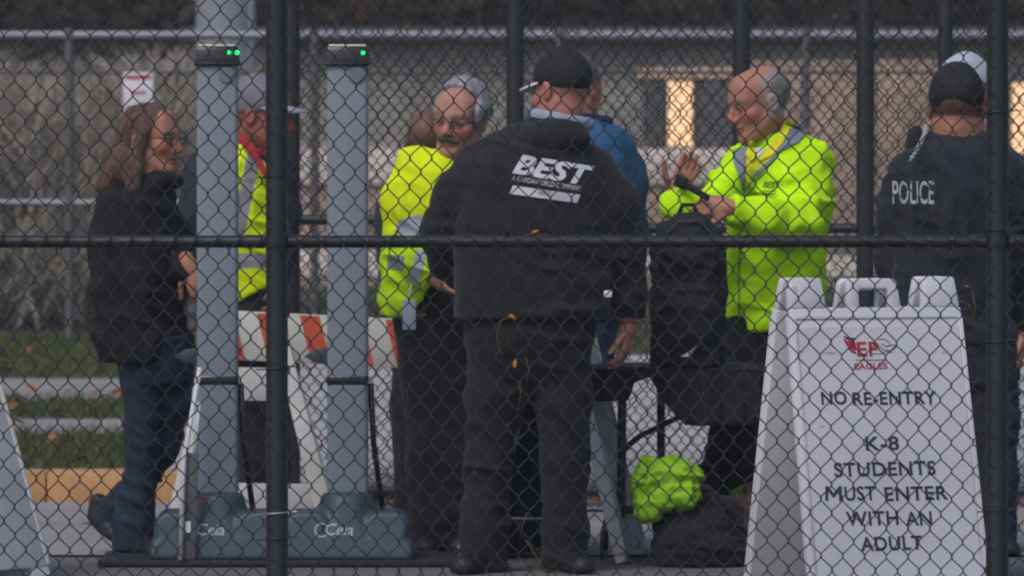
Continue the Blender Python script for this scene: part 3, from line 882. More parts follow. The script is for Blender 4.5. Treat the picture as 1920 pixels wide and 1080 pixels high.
# rear black fence ------------------------------------------------
YB = 28.6; SB = FPX / YB
bx_ = lambda u: PX(u, YB)
FB = empty('chain_link_fence', (0, YB, 0), 0, 'black chain link fence standing behind the people and table', 'fence')
bposts = [546, 966, 1390, 1622, 1772, 2200, 2620]
for u in bposts:
    p = MB().tube([(bx_(u), 0, -0.02), (bx_(u), 0, 3.05)], 0.0365 if u != 1772 else 0.031, 16).build('post', M_BLACKPIPE, FB, smooth='auto')
    MB().tube([(bx_(u), 0, 3.05), (bx_(u), 0, 3.10)], [0.04, 0.02], 12).build('post_cap', M_BLACKPIPE, p, smooth='auto')
for i in range(len(bposts) - 1):
    a, b = bx_(bposts[i]) + 0.034, bx_(bposts[i + 1]) - 0.034
    vr = 412 if i == 0 else 428
    MB().tube([(a, 0, PZ(vr, YB)), (b, 0, PZ(vr, YB))], 0.021, 12).build('rail', M_BLACKPIPE, FB, smooth='auto')
    MB().tube([(a, 0, 0.075), (b, 0, 0.075)], 0.021, 12).build('bottom_rail', M_BLACKPIPE, FB, smooth='auto')
    MB().tube([(a, 0, 3.0), (b, 0, 3.0)], 0.021, 12).build('top_rail', M_BLACKPIPE, FB, smooth='auto')
    chain_link('wire_mesh', FB, a, b, 0.05, 3.0, 0.026, 21.5 / SB, 28.5 / SB, bx_(600), PZ(300, YB), 0.0028, 4, M_WIREB, 0.0008, 0.003)

# far galvanised fence ---------------------------------------------
YC = 46.5; SC = FPX / YC
cx_ = lambda u: PX(u, YC)
FC = empty('chain_link_fence', (0, YC, Z1), 0, 'silver galvanised chain link fence far behind with pale top rail', 'fence')
zt = PZ(66, YC) - Z1
cp = [-330, 130, 590, 1050, 1510, 1970, 2430]
for u in cp:
    MB().tube([(cx_(u), 0, -0.02), (cx_(u), 0, zt + 0.05)], 0.030, 12).build('post', M_GALVP, FC, smooth='auto')
for i in range(len(cp) - 1):
    a, b = cx_(cp[i]) + 0.03, cx_(cp[i + 1]) - 0.03
    MB().tube([(a, 0, zt), (b, 0, zt)], 0.028, 12).build('top_rail', M_GALV, FC, smooth='auto')
    MB().tube([(a, 0, zt - 0.25), (b, 0, zt - 0.25)], 0.013, 8).build('rail', M_GALVP, FC, smooth='auto')
    if b < cx_(600): MB().tube([(a, 0, PZ(380, YC) - Z1), (b, 0, PZ(380, YC) - Z1)], 0.022, 12).build('rail', M_GALV, FC, smooth='auto')
    chain_link('wire_mesh', FC, a, b, 0.03, zt, 0.03, 0.0589, 0.0774, 0, 0, 0.0026, 3, M_GALVW)
# notice on the far fence
nt = empty('notice_board', (cx_(260), YC - 0.05, PZ(200, YC)), 0, 'small white notice with red print hung on the far silver fence', 'sign')
w = 56 / SC; hgt = 92 / SC
MB().box(-w / 2, w / 2, -0.004, 0.004, -0.06, hgt - 0.10).build('plate', M_PAPER, nt, bevel=0.002)
MB().box(-w / 2 + 0.012, w / 2 - 0.012, -0.007, -0.0045, hgt - 0.145, hgt - 0.118).build('red_heading', M_RED, nt)
MB().box(-w / 2 + 0.05, w / 2 - 0.05, -0.007, -0.0045, hgt - 0.245, hgt - 0.225).build('red_line', M_RED, nt)

# concrete light pole
YP = 52.0
lp = empty('light_pole', (PX(424, YP), YP, Z1), 0, 'thick pale grey pole behind the left scanner pillar', 'pole')
MB().tube([(0, 0, -0.1), (0, 0, 0.25), (0, 0, 0.26), (0, 0, 9.0)], [0.30, 0.30, 0.235, 0.20], 20).build('shaft', mat('pale_pole_paint', (0.24, 0.25, 0.285), 0.7, 0.12, 3), lp, smooth='auto')
MB().tube([(0.19, -0.12, 0.0), (0.19, -0.12, 8.0)], 0.03, 8).build('conduit', M_GALV, lp, smooth='auto')

# ------------------------------------------------------------------ low building behind the fences
YD = 62.0; SD = FPX / YD
dx_ = lambda u: PX(u, YD)
dz_ = lambda v: PZ(v, YD)
BD = empty('school_building', (0, YD, Z1), 0, 'low tan building with pale stone courses seen through the fences', 'building')
def brect(name, u0, u1, v0, v1, y0, y1, m, par=None, bev=0.01):
    return MB().box(dx_(u0), dx_(u1), y0, y1, dz_(v1) - Z1, dz_(v0) - Z1).build(name, m, par or BD, bevel=bev)
brect('wall', 345, 2700, 78, 577, 0.0, 6.0, M_BRICKD)
brect('roof_fascia', 340, 2710, 52, 78, -0.25, 6.2, M_DKMETAL)
brect('stone_course', 343, 1404, 278, 346, -0.10, -0.003, M_STONE)
brect('brick_panel', 343, 1404, 347, 470, -0.05, -0.003, M_BRICK)
brect('stone_course', 343, 2700, 471, 520, -0.10, -0.003, M_STONE)
brect('plinth', 343, 2700, 521, 577, -0.07, -0.003, M_BRICK)
brect('lintel', 1195, 1404, 127, 148, -0.09, -0.003, mat('tan_stone', (0.78, 0.54, 0.41), 0.85, 0.15, 3))  # warm glow on the lintel is painted into its stone colour
for (u0, u1, glow) in ((1205, 1246, 0), (1249, 1301, 1), (1304, 1385, 0)):  # middle bay is a sunlit column, drawn as a glowing panel
    wnd_or_patch = brect('window', u0, u1, 150, 277, -0.06, -0.003, M_DKMETAL)
    brect('pane', u0 + 3, u1 - 3, 153, 274, -0.068, -0.062, M_SUNGLOW if glow else M_PANE, wnd_or_patch, 0)
for (u0, u1) in ((1406, 1640), (1643, 1888)):
    brect('masonry_pier', u0, u1, 112, 470, -0.14, -0.003, M_BRICK)
wnd_or_patch = brect('window', 1892, 2010, 152, 292, -0.06, -0.003, M_DKMETAL)
brect('pane', 1896, 2006, 156, 288, -0.068, -0.062, M_SUNGLOW, wnd_or_patch, 0)  # glowing panel added for the sunlit patch at the right edge
brect('brick_panel', 1890, 2700, 300, 470, -0.05, -0.003, M_BRICK)

# ------------------------------------------------------------------ hillside, woods, thicket
V = []; Q = []
nx_ = 60
for j, (y, z) in enumerate(((84, 0.0), (92, 4.0), (110, 12.0), (150, 22.0), (300, 26.0))):
    for i in range(nx_ + 1):
        x = -150 + 300 * i / nx_
        V.append((x, y + 2 * math.sin(i * 1.3), z * (1 + 0.1 * math.sin(i * 0.7 + j))))
for j in range(4):
    for i in range(nx_): Q.append((j * (nx_ + 1) + i, j * (nx_ + 1) + i + 1, (j + 1) * (nx_ + 1) + i + 1, (j + 1) * (nx_ + 1) + i))
setp(link('hillside', fast_mesh('hillside', V, Q), M_HILL), kind='structure')

def leaf_cloud(n, centre, radii, size, cl=26, hollow=0.35):
    """leaf quads gathered in clumps through a crown"""
    cc = []
    while len(cc) < cl:
        p = rng.uniform(-1, 1, 3); d = np.linalg.norm(p)
        if hollow < d < 1: cc.append(p)
    cc = np.array(cc)
    idx = rng.integers(0, cl, n)
    p = cc[idx] + rng.normal(0, 0.17, (n, 3))
    p = np.asarray(centre) + p * np.asarray(radii)
    a = rng.normal(0, 1, (n, 3)); a /= np.linalg.norm(a, axis=1)[:, None]
    b = np.cross(a, rng.normal(0, 1, (n, 3))); b /= np.linalg.norm(b, axis=1)[:, None]
    s_ = size * rng.uniform(0.6, 1.4, n)[:, None]
    V = np.stack([p - a * s_, p - b * s_ * 0.5, p + a * s_, p + b * s_ * 0.5], 1).reshape(-1, 3)
    return V, np.arange(4 * n).reshape(n, 4)

def tree(name, label, u, Y, h, cr, cz, material, n=2600, size=0.09):
    t = empty(name, (PX(u, Y), Y, Z1), 0, label, 'tree', 'trees behind the low building')
    mb = MB()
    top = h * 0.8
    mb.tube([(0, 0, -0.1), (0.05, 0, h * 0.2), (-0.05, 0.05, h * 0.5), (0.05, 0, top)], [0.2, 0.15, 0.1, 0.03], 8)
    mb.build('trunk', M_BARK, t, smooth=True)
    for i in range(7):
        a = i * 2.4; z = h * (0.22 + 0.07 * i); L = cr * (0.9 - 0.06 * i)
        MB().tube([(0, 0, z), (L * 0.5 * math.cos(a), L * 0.5 * math.sin(a), z + 0.25 * L), (L * math.cos(a), L * math.sin(a), z + 0.6 * L)], [0.06, 0.04, 0.012], 6).build('limb', M_BARK, t, smooth=True)
    V, Q = leaf_cloud(n, (0, 0, cz), (cr, cr, h - cz), size)
    c = link('crown', fast_mesh('crown', V, Q, False), material, t)
    return t
tree('evergreen_tree', 'dark evergreen tree above the silver fence rail left of the pale pole', 90, 76, 7.0, 2.0, 3.4, M_FOLD, 4200)
tree('evergreen_tree', 'dark tree right behind the pale pole', 500, 79, 7.0, 2.0, 3.4, M_FOLD, 4200)
tree('autumn_tree', 'orange leaved tree above the fence between right scanner and black cap', 800, 75, 6.0, 1.7, 3.2, M_FOLO, 3600)
tree('autumn_tree', 'rust brown tree above the man in the black cap', 1030, 77, 6.5, 1.5, 3.3, M_FOLO, 3000)
tree('evergreen_tree', 'dark tree above the smiling man', 1400, 78, 7.5, 2.2, 3.4, M_FOLD, 4200)
tree('evergreen_tree', 'dark tree above the police officer', 1760, 76, 7.0, 2.0, 3.4, M_FOLD, 4200)
V, Q = leaf_cloud(16000, (0, 73, 2.6), (13, 3.5, 2.6), 0.12, 220, 0.0)
setp(link('undergrowth', fast_mesh('undergrowth', V, Q, False), M_FOLD), 'dark undergrowth mass behind the low building', 'undergrowth', kind='stuff')
# dry brush behind the far fence on the left
n = 32000
x = rng.uniform(-7.0, -2.35, n); y = rng.uniform(48.5, 56, n); hh = rng.uniform(0.15, 0.75, n); a = rng.uniform(0, np.pi, n)
dx = np.cos(a) * 0.012; dy = np.sin(a) * 0.012; lx = rng.normal(0, 0.7, n) * hh; ly = rng.normal(0, 0.5, n) * hh
z0 = rng.uniform(0, 1.0, n) * (1.98 + 0.12 * np.sin(x * 2.3) - hh) + Z1
V = np.stack([np.stack([x - dx, y - dy, z0], 1), np.stack([x + dx, y + dy, z0], 1), np.stack([x + lx + dx * .4, y + ly, z0 + hh], 1), np.stack([x + lx - dx * .4, y + ly, z0 + hh], 1)], 1).reshape(-1, 3)
setp(link('dry_brush', fast_mesh('dry_brush', V, np.arange(4 * n).reshape(n, 4), False), M_BRUSH), 'tangled grey brown brush behind the far left fence', 'brush', kind='stuff')

# ================================================================== OBJECTS
# ------------------------------------------------------------------ A-frame signs
def aframe(name, label, X, Y, yaw, tilt=11.7, mat_=None, W=0.61, H=1.14, cat='sign', group=None, z=0.0):
    m = mat_ or M_WHITE
    o = empty(name, (X, Y, z), rad(yaw), label, cat, group)
    out = {}
    body = H - 0.095
    for nm, sg in (('front_panel', 1), ('rear_panel', -1)):
        # panel frame: x across, z up along the board, outer face at y = 0 going to +y (thickness)
        M = Matrix.Translation((0, 0, H * math.cos(rad(tilt)))) @ (Matrix.Rotation(rad(180), 4, 'Z') if sg < 0 else Matrix.Identity(4)) @ Matrix.Rotation(rad(-tilt), 4, 'X') @ Matrix.Translation((0, -0.045, -H))
        mb = MB()
        hwid = W / 2
        t = 0.042
        taper = 0.012
        mb.prism([(-hwid, 0.03), (hwid, 0.03), (hwid - taper, body), (-hwid + taper, body)], 0, t, M)
        pan = mb.build(nm, m, o, bevel=0.008)
        mb = MB()
        for s2 in (-1, 1):
            mb2 = MB().prism([(s2 * (hwid - taper - 0.002), body - 0.002), (s2 * (hwid - 0.14), body - 0.002), (s2 * (hwid - 0.125 - 0.005), H), (s2 * (hwid - taper - 0.012), H)][::s2], 0.001, t - 0.001, M)
            mb2.build('corner_tab', m, pan, bevel=0.010)
            MB().prism([(s2 * (hwid - 0.10), 0.0), (s2 * (hwid - 0.01), 0.0), (s2 * (hwid - 0.01), 0.031), (s2 * (hwid - 0.10), 0.031)][::s2], 0.003, t - 0.003, M).build('foot', m, pan)
        # carrying handle
        outer = [(-0.090, body - 0.003), (-0.084, body + 0.078), (-0.072, body + 0.091), (0.072, body + 0.091), (0.084, body + 0.078), (0.090, body - 0.003)]
        inner = [(-0.052, body - 0.003), (-0.050, body + 0.050), (-0.044, body + 0.058), (0.044, body + 0.058), (0.050, body + 0.050), (0.052, body - 0.003)]
        n6 = 6
        vs = [(x_, yy, z_) for yy in (0.006, t - 0.006) for x_, z_ in outer + inner]
        fs = []
        for i6 in range(5):
            fs += [(i6, i6 + 1, 7 + i6, 6 + i6), (12 + i6, 18 + i6, 19 + i6, 13 + i6), (i6, 12 + i6, 13 + i6, i6 + 1), (6 + i6, 7 + i6, 19 + i6, 18 + i6)]
        fs += [(0, 6, 18, 12), (5, 17, 23, 11)]
        MB().add([tuple(M @ Vector(q)) for q in vs], fs).build('handle', m, pan, bevel=0.006)
        # raised rim strips
        for s2 in (-1, 1):
            MB().prism([(s2 * (hwid - 0.002), 0.04), (s2 * (hwid - 0.016), 0.04), (s2 * (hwid - taper - 0.016), body - 0.03), (s2 * (hwid - taper - 0.002), body - 0.03)][::s2], -0.006, 0.002, M).build('rim', m, pan, bevel=0.002)
        MB().box(-hwid + 0.03, hwid - 0.03, -0.004, 0.002, body - 0.034, body - 0.026, M).build('rim', m, pan)
        # inside rib
        MB().box(-0.05, 0.05, t - 0.002, t + 0.03, 0.12, 0.5, M).build('rib', m, pan, bevel=0.01)
        out[nm] = (pan, M)
    # spreader stays
    for s2 in (-1, 1):
        MB().tube([(s2 * (W / 2 - 0.03), -0.17, 0.16), (s2 * (W / 2 - 0.03), 0.17, 0.16)], 0.005, 6).build('spreader_stay', M_GALVP, o, smooth=True)
    return o, out

YS = 21.0
SY = 21.18
sg_o, sg = aframe('sandwich_board', 'white folding sandwich board reading NO RE-ENTRY in the right foreground', PX(1625, SY), SY, 24.0, z=0.002)
pan, M = sg['front_panel']
# pixel -> board plane mapping by intersecting the view ray with the front face
Mw = Matrix.Translation(sg_o.location) @ Matrix.Rotation(rad(24.0), 4, 'Z') @ M
Minv = Mw.inverted()
def board_xy(u, v):
    d = Vector((PX(u, 1.0), 1.0, PZ(v, 1.0) - CAMZ)); c = Vector((0, 0, CAMZ))
    a = Minv @ c; b = Minv @ (c + d) - a
    t = -a.y / b.y
    p = a + b * t
    return p.x, p.z
def on_board(off):
    return lambda x, y: tuple(M @ Vector((x, -off, y)))
MB().box(-0.275, 0.275, -0.0030, 0.001, 0.05, 0.985, M).build('sign_face', M_WHITE, pan)
bx0, bz0 = board_xy(1647, 747)
def board_line(txt, u0, u1, v, cap_px, material=M_INK, bold=0.0013, name='lettering', fit=True):
    xa, za = board_xy(u0, v); xb, zb = board_xy(u1, v)
    capm = cap_px / (FPX / 20.9)
    size = capm / 0.727
    V, F = text_mesh(txt, size, bold, 0, 1.08)
    wd = V[:, 0].max() - V[:, 0].min(); V[:, 0] -= (V[:, 0].max() + V[:, 0].min()) / 2; V[:, 1] -= (V[:, 1].max() + V[:, 1].min()) / 2
    if fit: V[:, 0] *= (xb - xa) / wd
    V[:, 0] += (xa + xb) / 2; V[:, 1] += (za + zb) / 2
    return flat_print(name, V, F, on_board(0.0044), material, pan)
for t, u0, u1, v, c in (('NO', 1539, 1587, 747, 25), ('RE-ENTRY', 1598, 1755, 747, 25), ('K-8', 1622, 1685, 832, 27), ('STUDENTS', 1563, 1754, 880, 27), ('UST', 1583, 1641, 926, 27), ('ENTER', 1658, 1777, 926, 27),
                        ('WITH', 1586, 1684, 973, 27), ('AN', 1697, 1747, 973, 27), ('ADULT', 1613, 1729, 1020, 27)):
    board_line(t, u0, u1, v, c, bold=0.0013)
board_line('EP', 1606, 1648, 655, 28, M_RED, 0.0016, 'emblem_letters')
board_line('EAGLES', 1601, 1663, 687, 12, M_RED, 0.0008, 'emblem_word')
board_line('SCHOOL OF', 1602, 1660, 675, 4, M_GREYINK, 0.0002, 'emblem_small_print') if False else None
def board_poly(pts, material, name, off=0.0044):
    V = [board_xy(u, v) for u, v in pts]
    return flat_print(name, V, [tuple(range(len(V)))], on_board(off), material, pan)
board_poly([(1547, 940), (1547, 912.5), (1552.8, 912.5), (1562.5, 926), (1572.2, 912.5), (1578, 912.5), (1578, 940), (1572.6, 940), (1572.6, 922), (1563.5, 934), (1561.5, 934), (1552.4, 922), (1552.4, 940)], M_INK, 'lettering')
board_poly([(1580, 632), (1588, 640), (1600, 636), (1604, 646), (1604, 658), (1598, 660), (1590, 652), (1584, 645)], M_RED, 'emblem_wing')
board_poly([(1581, 629), (1592, 634), (1603, 634), (1604, 637), (1592, 638), (1586, 636)], M_INK, 'emblem_feather')
board_poly([(1586, 648), (1598, 661), (1604, 660), (1603, 664), (1594, 660)], M_INK, 'emblem_feather')
def board_stroke(pts, wpx, material=M_GREYINK):
    L = []; Rr = []
    for i, (u, v) in enumerate(pts):
        a = pts[max(i - 1, 0)]; b = pts[min(i + 1, len(pts) - 1)]
        tx, ty = b[0] - a[0], b[1] - a[1]; n = math.hypot(tx, ty) + 1e-6
        nx, ny = -ty / n * wpx / 2, tx / n * wpx / 2
        L.append(board_xy(u + nx, v + ny)); Rr.append(board_xy(u - nx, v - ny))
    V = L + Rr; n = len(pts)
    flat_print('emblem_outline', V, [(i, i + 1, n + i + 1, n + i) for i in range(n - 1)], on_board(0.0044), material, pan)
board_stroke([(1646, 637), (1655, 636), (1664, 640), (1668, 647), (1662, 651), (1652, 645)], 1.8)
board_stroke([(1648, 650), (1656, 656), (1668, 658), (1677, 654), (1680, 649), (1672, 647), (1660, 650)], 1.8)
board_stroke([(1636, 664), (1650, 664), (1662, 659), (1672, 662)], 1.6)
board_stroke([(1602, 663), (1612, 665), (1620, 664)], 1.6)
board_stroke([(1603, 675.5), (1660, 675.5)], 2.0)
# scuffs on the board
M_SCUFF = mat('rust_scuff', (0.42, 0.36, 0.36), 0.8, 0.2, 60)
for (u, v, w_) in ((1555, 662, 26), (1500, 660, 10), (1490, 540, 8), (1770, 661, 10), (1745, 760, 7), (1540, 800, 9)):
    board_poly([(u - w_ / 2, v), (u - w_ / 4, v - 1.5), (u + w_ / 3, v - 1), (u + w_ / 2, v + 1), (u, v + 2)], M_SCUFF, 'scuff', 0.0040)

aframe('sandwich_board', 'white sandwich board cut off by the left edge of the view', PX(-178, 24.2), 24.2, 54, 19, M_WHITED, z=0.002)
aframe('sandwich_board', 'white sandwich board seen end on behind the black trousers', PX(1036, 25.35), 25.35, 82, 13.5, M_WHITED, z=0.002)

# ------------------------------------------------------------------ striped barricade
YR = 26.7; SR = FPX / YR
rx = lambda u: PX(u, YR)
rz = lambda v: PZ(v, YR)
BR = empty('road_barricade', (0, YR, 0.008), 0, 'orange and white striped barricade board on white legs behind the scanners', 'barricade')
zb_ = lambda v: rz(v) - 0.008
def slanted(u0, u1, vt0, vt1, hpx, y0, y1, m, name, par=BR):
    poly = [(rx(u0), zb_(vt0 + hpx)), (rx(u1), zb_(vt1 + hpx)), (rx(u1), zb_(vt1)), (rx(u0), zb_(vt0))]
    return MB().prism(poly, y0, y1).build(name, m, par, bevel=0.004)
board = slanted(392, 752, 580, 598, 92, -0.03, 0.0, M_BWHITE, 'striped_board')
for i in range(5):
    u = 401 + i * 80.5
    poly = []
    vt = lambda uu: 580 + (uu - 392) / 360 * 18
    a0, a1, b0, b1 = u, u + 37, u + 22, u + 59
    u_top0, u_top1, u_bot0, u_bot1 = a0, min(a1, 750), b0, min(b1, 750)
    poly = [(u_bot0, vt(u_bot0) + 90), (u_bot1, vt(u_bot1) + 90), (u_top1, vt(u_top1) + 2), (u_top0, vt(u_top0) + 2)]
    if u_bot1 == 750 and a1 < 750:
        poly = [(u_bot0, vt(u_bot0) + 90), (750, vt(750) + 90), (750, vt(750) + 60), (u_top1, vt(u_top1) + 2), (u_top0, vt(u_top0) + 2)]
    MB().prism([(rx(p), zb_(q)) for p, q in poly], -0.0325, -0.0295).build('orange_stripe', M_ORANGE, board)
slanted(386, 536, 688, 690, 62, -0.026, 0.0, M_WHITED, 'cross_board')
slanted(352, 604, 905, 908, 60, -0.026, 0.0, M_WHITED, 'bottom_board')
for (ua, va, ub, vb) in ((518, 600, 622, 990), (415, 600, 326, 990)):
    for yy in (-0.16, 0.13):
        a = np.array((rx(ua), -0.02 if yy < 0 else 0.03, zb_(va))); b = np.array((rx(ub), yy * 1.0 - 0.02, 0.0))
        d = (b - a)
        mb = MB()
        w_ = 0.028
        vs = [a + (-w_, -.012, 0), a + (w_, -.012, 0), a + (w_, .012, 0), a + (-w_, .012, 0), b + (-w_ * 1.3, -.012, 0), b + (w_ * 1.3, -.012, 0), b + (w_ * 1.3, .012, 0), b + (-w_ * 1.3, .012, 0)]
        mb.add(vs, [(0, 1, 2, 3), (7, 6, 5, 4), (0, 4, 5, 1), (1, 5, 6, 2), (2, 6, 7, 3), (3, 7, 4, 0)]).build('leg', M_WHITED, BR, bevel=0.005)

# ------------------------------------------------------------------ walk-through scanner pillars
YT = 25.05; ST = FPX / YT
def detector(u, label, leds, logo_u):
    o = empty('scanner_pillar', (PX(u, YT), YT, 0.026), 0, label, 'scanner', 'pair of scanner pillars')
    Z = lambda v: PZ(v, YT) - 0.026
    hw = 38.5 / ST
    # column, rounded box
    colm = MB().box(-hw, hw, -0.045, 0.045, Z(928), Z(118)).build('column', M_DETGREY, o, bevel=0.016, seg=3)
    # clear band: upper part sits slightly proud of the lower part, joint ring
    MB().box(-hw - 0.0015, hw + 0.0015, -0.047, 0.047, Z(724), Z(702)).build('joint_band', M_DETBLK, o, bevel=0.012, seg=3)
    # cap: tapered black housing
    w0, w1 = 42 / ST, 38 / ST
    vs = [(-w0, -.055, Z(121)), (w0, -.055, Z(121)), (w0, .055, Z(121)), (-w0, .055, Z(121)), (-w1, -.045, Z(87)), (w1, -.045, Z(87)), (w1, .045, Z(87)), (-w1, .045, Z(87))]
    cap = MB().add(vs, [(3, 2, 1, 0), (4, 5, 6, 7), (0, 1, 5, 4), (1, 2, 6, 5), (2, 3, 7, 6), (3, 0, 4, 7)]).build('top_housing', M_DETBLK, o, bevel=0.008)
    MB().box(-w0 - 0.002, w0 + 0.002, -.058, .058, Z(123.5), Z(116.5)).build('housing_rim', M_DETBLK, cap, bevel=0.003)
    MB().box(-w1 + 0.006, w1 - 0.006, -.040, .040, Z(87.2), Z(83.6)).build('light_strip', mat('pale_light_strip', (0.75, 0.74, 0.62), 0.4, 0.05), cap, bevel=0.002)  # highlight along the housing top, painted as a pale strip
    for du in leds:
        MB().tube([(du / ST, -0.0535, Z(99)), (du / ST, -0.0575, Z(99))], [0.0075, 0.006], 10).build('led', M_LED, cap, smooth=True)
    # key dial under the housing
    MB().tube([(18 / ST, -0.045, Z(140)), (18 / ST, -0.052, Z(140))], [0.031, 0.029], 20).build('dial', mat('dial_plastic', (0.15, 0.18, 0.20), 0.35, 0.1), o, smooth='auto')
    # side hook
    hk = [(-hw - 0.085, Z(668)), (-hw - 0.05, Z(678)), (-hw + 0.004, Z(684)), (-hw + 0.004, Z(652)), (-hw - 0.04, Z(655))]
    MB().prism(hk, -0.03, 0.03).build('hook', M_DETBASE, o, bevel=0.005)
    # cable duct at the right-hand edge
    MB().tube([(hw + 0.008, 0.02, Z(720)), (hw + 0.018, 0.03, Z(830)), (hw + 0.05, 0.04, Z(955))], 0.011, 8).build('power_cable', M_DETBLK, o, smooth=True)
    # base: moulded skirt, blended forms
    F = Field((-0.31, -0.26, -0.02), (0.31, 0.26, 0.31), 0.0085)
    def bx(c, hs_, r, k=0.03):
        sl, (x, y, z) = F.sub(np.array(c) - np.array(hs_) - 0.1, np.array(c) + np.array(hs_) + 0.1)
        qx = np.abs(x - c[0]) - hs_[0] + r; qy = np.abs(y - c[1]) - hs_[1] + r; qz = np.abs(z - c[2]) - hs_[2] + r
        d = np.sqrt(np.maximum(qx, 0) ** 2 + np.maximum(qy, 0) ** 2 + np.maximum(qz, 0) ** 2) + np.minimum(np.maximum(qx, np.maximum(qy, qz)), 0) - r
        F.put(sl, d.astype(np.float32), k)
    bx((0, 0, 0.03), (0.235, 0.20, 0.036), 0.02)
    for sx in (-1, 1): bx((sx * 0.145, 0.0, 0.085), (0.082, 0.165, 0.085), 0.05, 0.025)
    F.chain([(np.array((0, 0, 0.27)), hw + 0.008), (np.array((0, -0.03, 0.16)), hw + 0.03), (np.array((0, -0.06, 0.03)), hw + 0.055)], 0.02)
    F.cut((0, 0, Z(924)), (0, 0, 1))
    F.cut((0, 0, 0.0), (0, 0, -1))
    F.cut((0, -0.155, 0.10), (0, -1, 0.28))
    V, Q = F.mesh(1)
    bs = link('base', fast_mesh('base', V, Q), M_DETBASE, o)
    bs.data.set_sharp_from_angle(angle=rad(55))
    MB().box(-0.225, 0.225, -0.19, 0.17, -0.006, 0.004).build('base_gasket', M_DETBLK, o)
    # maker's mark
    capm = 22 / ST
    Vt, Ft = text_mesh('Ceia', capm / 0.727, 0.0005, 0.2, 0.95)
    Vt[:, 0] -= (Vt[:, 0].max() + Vt[:, 0].min()) / 2; Vt[:, 0] *= (52 / ST) / (Vt[:, 0].max() - Vt[:, 0].min())
    Vt[:, 0] += 6 / ST
    th = np.linspace(0.5, 2 * math.pi - 0.5, 18)
    ring = [(-0.052 + 0.026 * math.cos(t), 0.026 * math.sin(t)) for t in th] + [(-0.052 + 0.021 * math.cos(t), 0.021 * math.sin(t)) for t in th[::-1]]
    rf = [(i, i + 1, 34 - i, 35 - i) for i in range(17)]
    bsm = (V, Q)
    Mk = mat('pale_print', (0.36, 0.40, 0.43), 0.6, 0.1)
    wrap_print('maker_mark', Vt, Ft, ((logo_u - u) / ST, -0.1, Z(990)), (1, 0, 0), (0, 0, 1), (0, 1, 0), bsm, Mk, bs, 0.0015)
    wrap_print('maker_ring', np.array(ring), rf, ((logo_u - u) / ST, -0.1, Z(990)), (1, 0, 0), (0, 0, 1), (0, 1, 0), bsm, Mk, bs, 0.0015)
    return o
detector(408, 'left grey scanner pillar with two green lights and teal base', (24, 38), 392)
YY = PZ(935, YT)
DT = [o_ for o_ in bpy.data.objects if o_.get('label', '').startswith('left grey scanner')][0]
MB().box(-0.058, -0.040, -0.118, -0.100, YY - 0.026 - 0.010, YY - 0.026 + 0.012).build('red_tag', M_RED, DT)
detector(652, 'right grey scanner pillar with one green light and teal base', (29,), 632)
mb = MB().box(PX(188, YT), PX(868, YT), YT - 0.21, YT + 0.36, 0.004, 0.025)
setp(mb.build('floor_plate', mat('black_rubber_mat', (0.018, 0.019, 0.02), 0.6, 0.2, 6, 0.2, 60), None, bevel=0.004), 'thin black plate on the ground under both scanner pillars', 'mat')

# leaning white-edged panel beside the left scanner
YL = 24.86
lo_ = empty('folded_stand', (PX(352, YL), YL, 0.0), 0, 'slim folded stand with a white edge leaning by the left scanner base', 'stand')
zl = lambda v: PZ(v, YL)
xl = lambda u: PX(u, YL) - PX(352, YL)
MB().tube([(xl(338), -0.02, 0.028), (xl(345), -0.02, zl(860)), (xl(374), 0.03, zl(690))], 0.009, 8).build('white_edge', M_WHITE, lo_, smooth=True)
MB().prism([(xl(341), 0.028), (xl(366), 0.028), (xl(372), zl(850)), (xl(350), zl(850))], -0.006, 0.012).build('grey_post', mat('grey_steel', (0.10, 0.10, 0.105), 0.6, 0.15), lo_, bevel=0.003)
MB().box(xl(347), xl(357), -0.010, -0.0065, zl(1000), zl(978)).build('tag', M_PAPER, lo_)
MB().tube([(xl(366), 0.0, zl(850)), (xl(372), 0.02, zl(755))], 0.008, 8).build('white_rod', M_WHITE, lo_, smooth=True)

# ------------------------------------------------------------------ folding table with black cloth, bags
YA = 25.3; SA = FPX / YA
tx = lambda u: PX(u, YA)
tz = lambda v: PZ(v, YA)
TB = empty('folding_table', (tx(1290), YA, 0.008), 0, 'folding table on bent black steel legs under a black cloth', 'table')
X0 = tx(1290)
topz = tz(690)
MB().box(tx(1112) - X0, tx(1500) - X0, -0.30, 0.36, topz - 0.03, topz).build('table_top', M_CHAR, TB, bevel=0.008)
for (ul, y_) in ((1166, -0.22), (1242, 0.28)):
    pass
# bent end frame: two uprights, a floor bar with drop feet
MB().tube([(tx(1166) - X0, -0.12, topz - 0.03), (tx(1164) - X0, -0.12, tz(968) - 0.008)], 0.0165, 10).build('leg', M_BLACKPIPE, TB, smooth='auto')
MB().tube([(tx(1242) - X0, 0.22, topz - 0.03), (tx(1242) - X0, 0.22, tz(968) - 0.008)], 0.0155, 10).build('leg', M_BLACKPIPE, TB, smooth='auto')
MB().tube([(tx(1131) - X0, -0.14, 0.0), (tx(1133) - X0, -0.14, 0.10), (tx(1140) - X0, -0.13, 0.155), (tx(1156) - X0, -0.12, 0.176), (tx(1200) - X0, 0.02, 0.178), (tx(1258) - X0, 0.24, 0.176), (tx(1270) - X0, 0.27, 0.12), (tx(1274) - X0, 0.28, 0.0)],
          0.0155, 10).build('floor_bar', M_BLACKPIPE, TB, smooth=True)
MB().tube([(tx(1166) - X0, -0.12, tz(842) - .008), (tx(1200) - X0, 0.0, tz(818) - .008), (tx(1300) - X0, 0.1, tz(772) - .008)], 0.011, 8).build('brace', M_BLACKPIPE, TB, smooth=True)
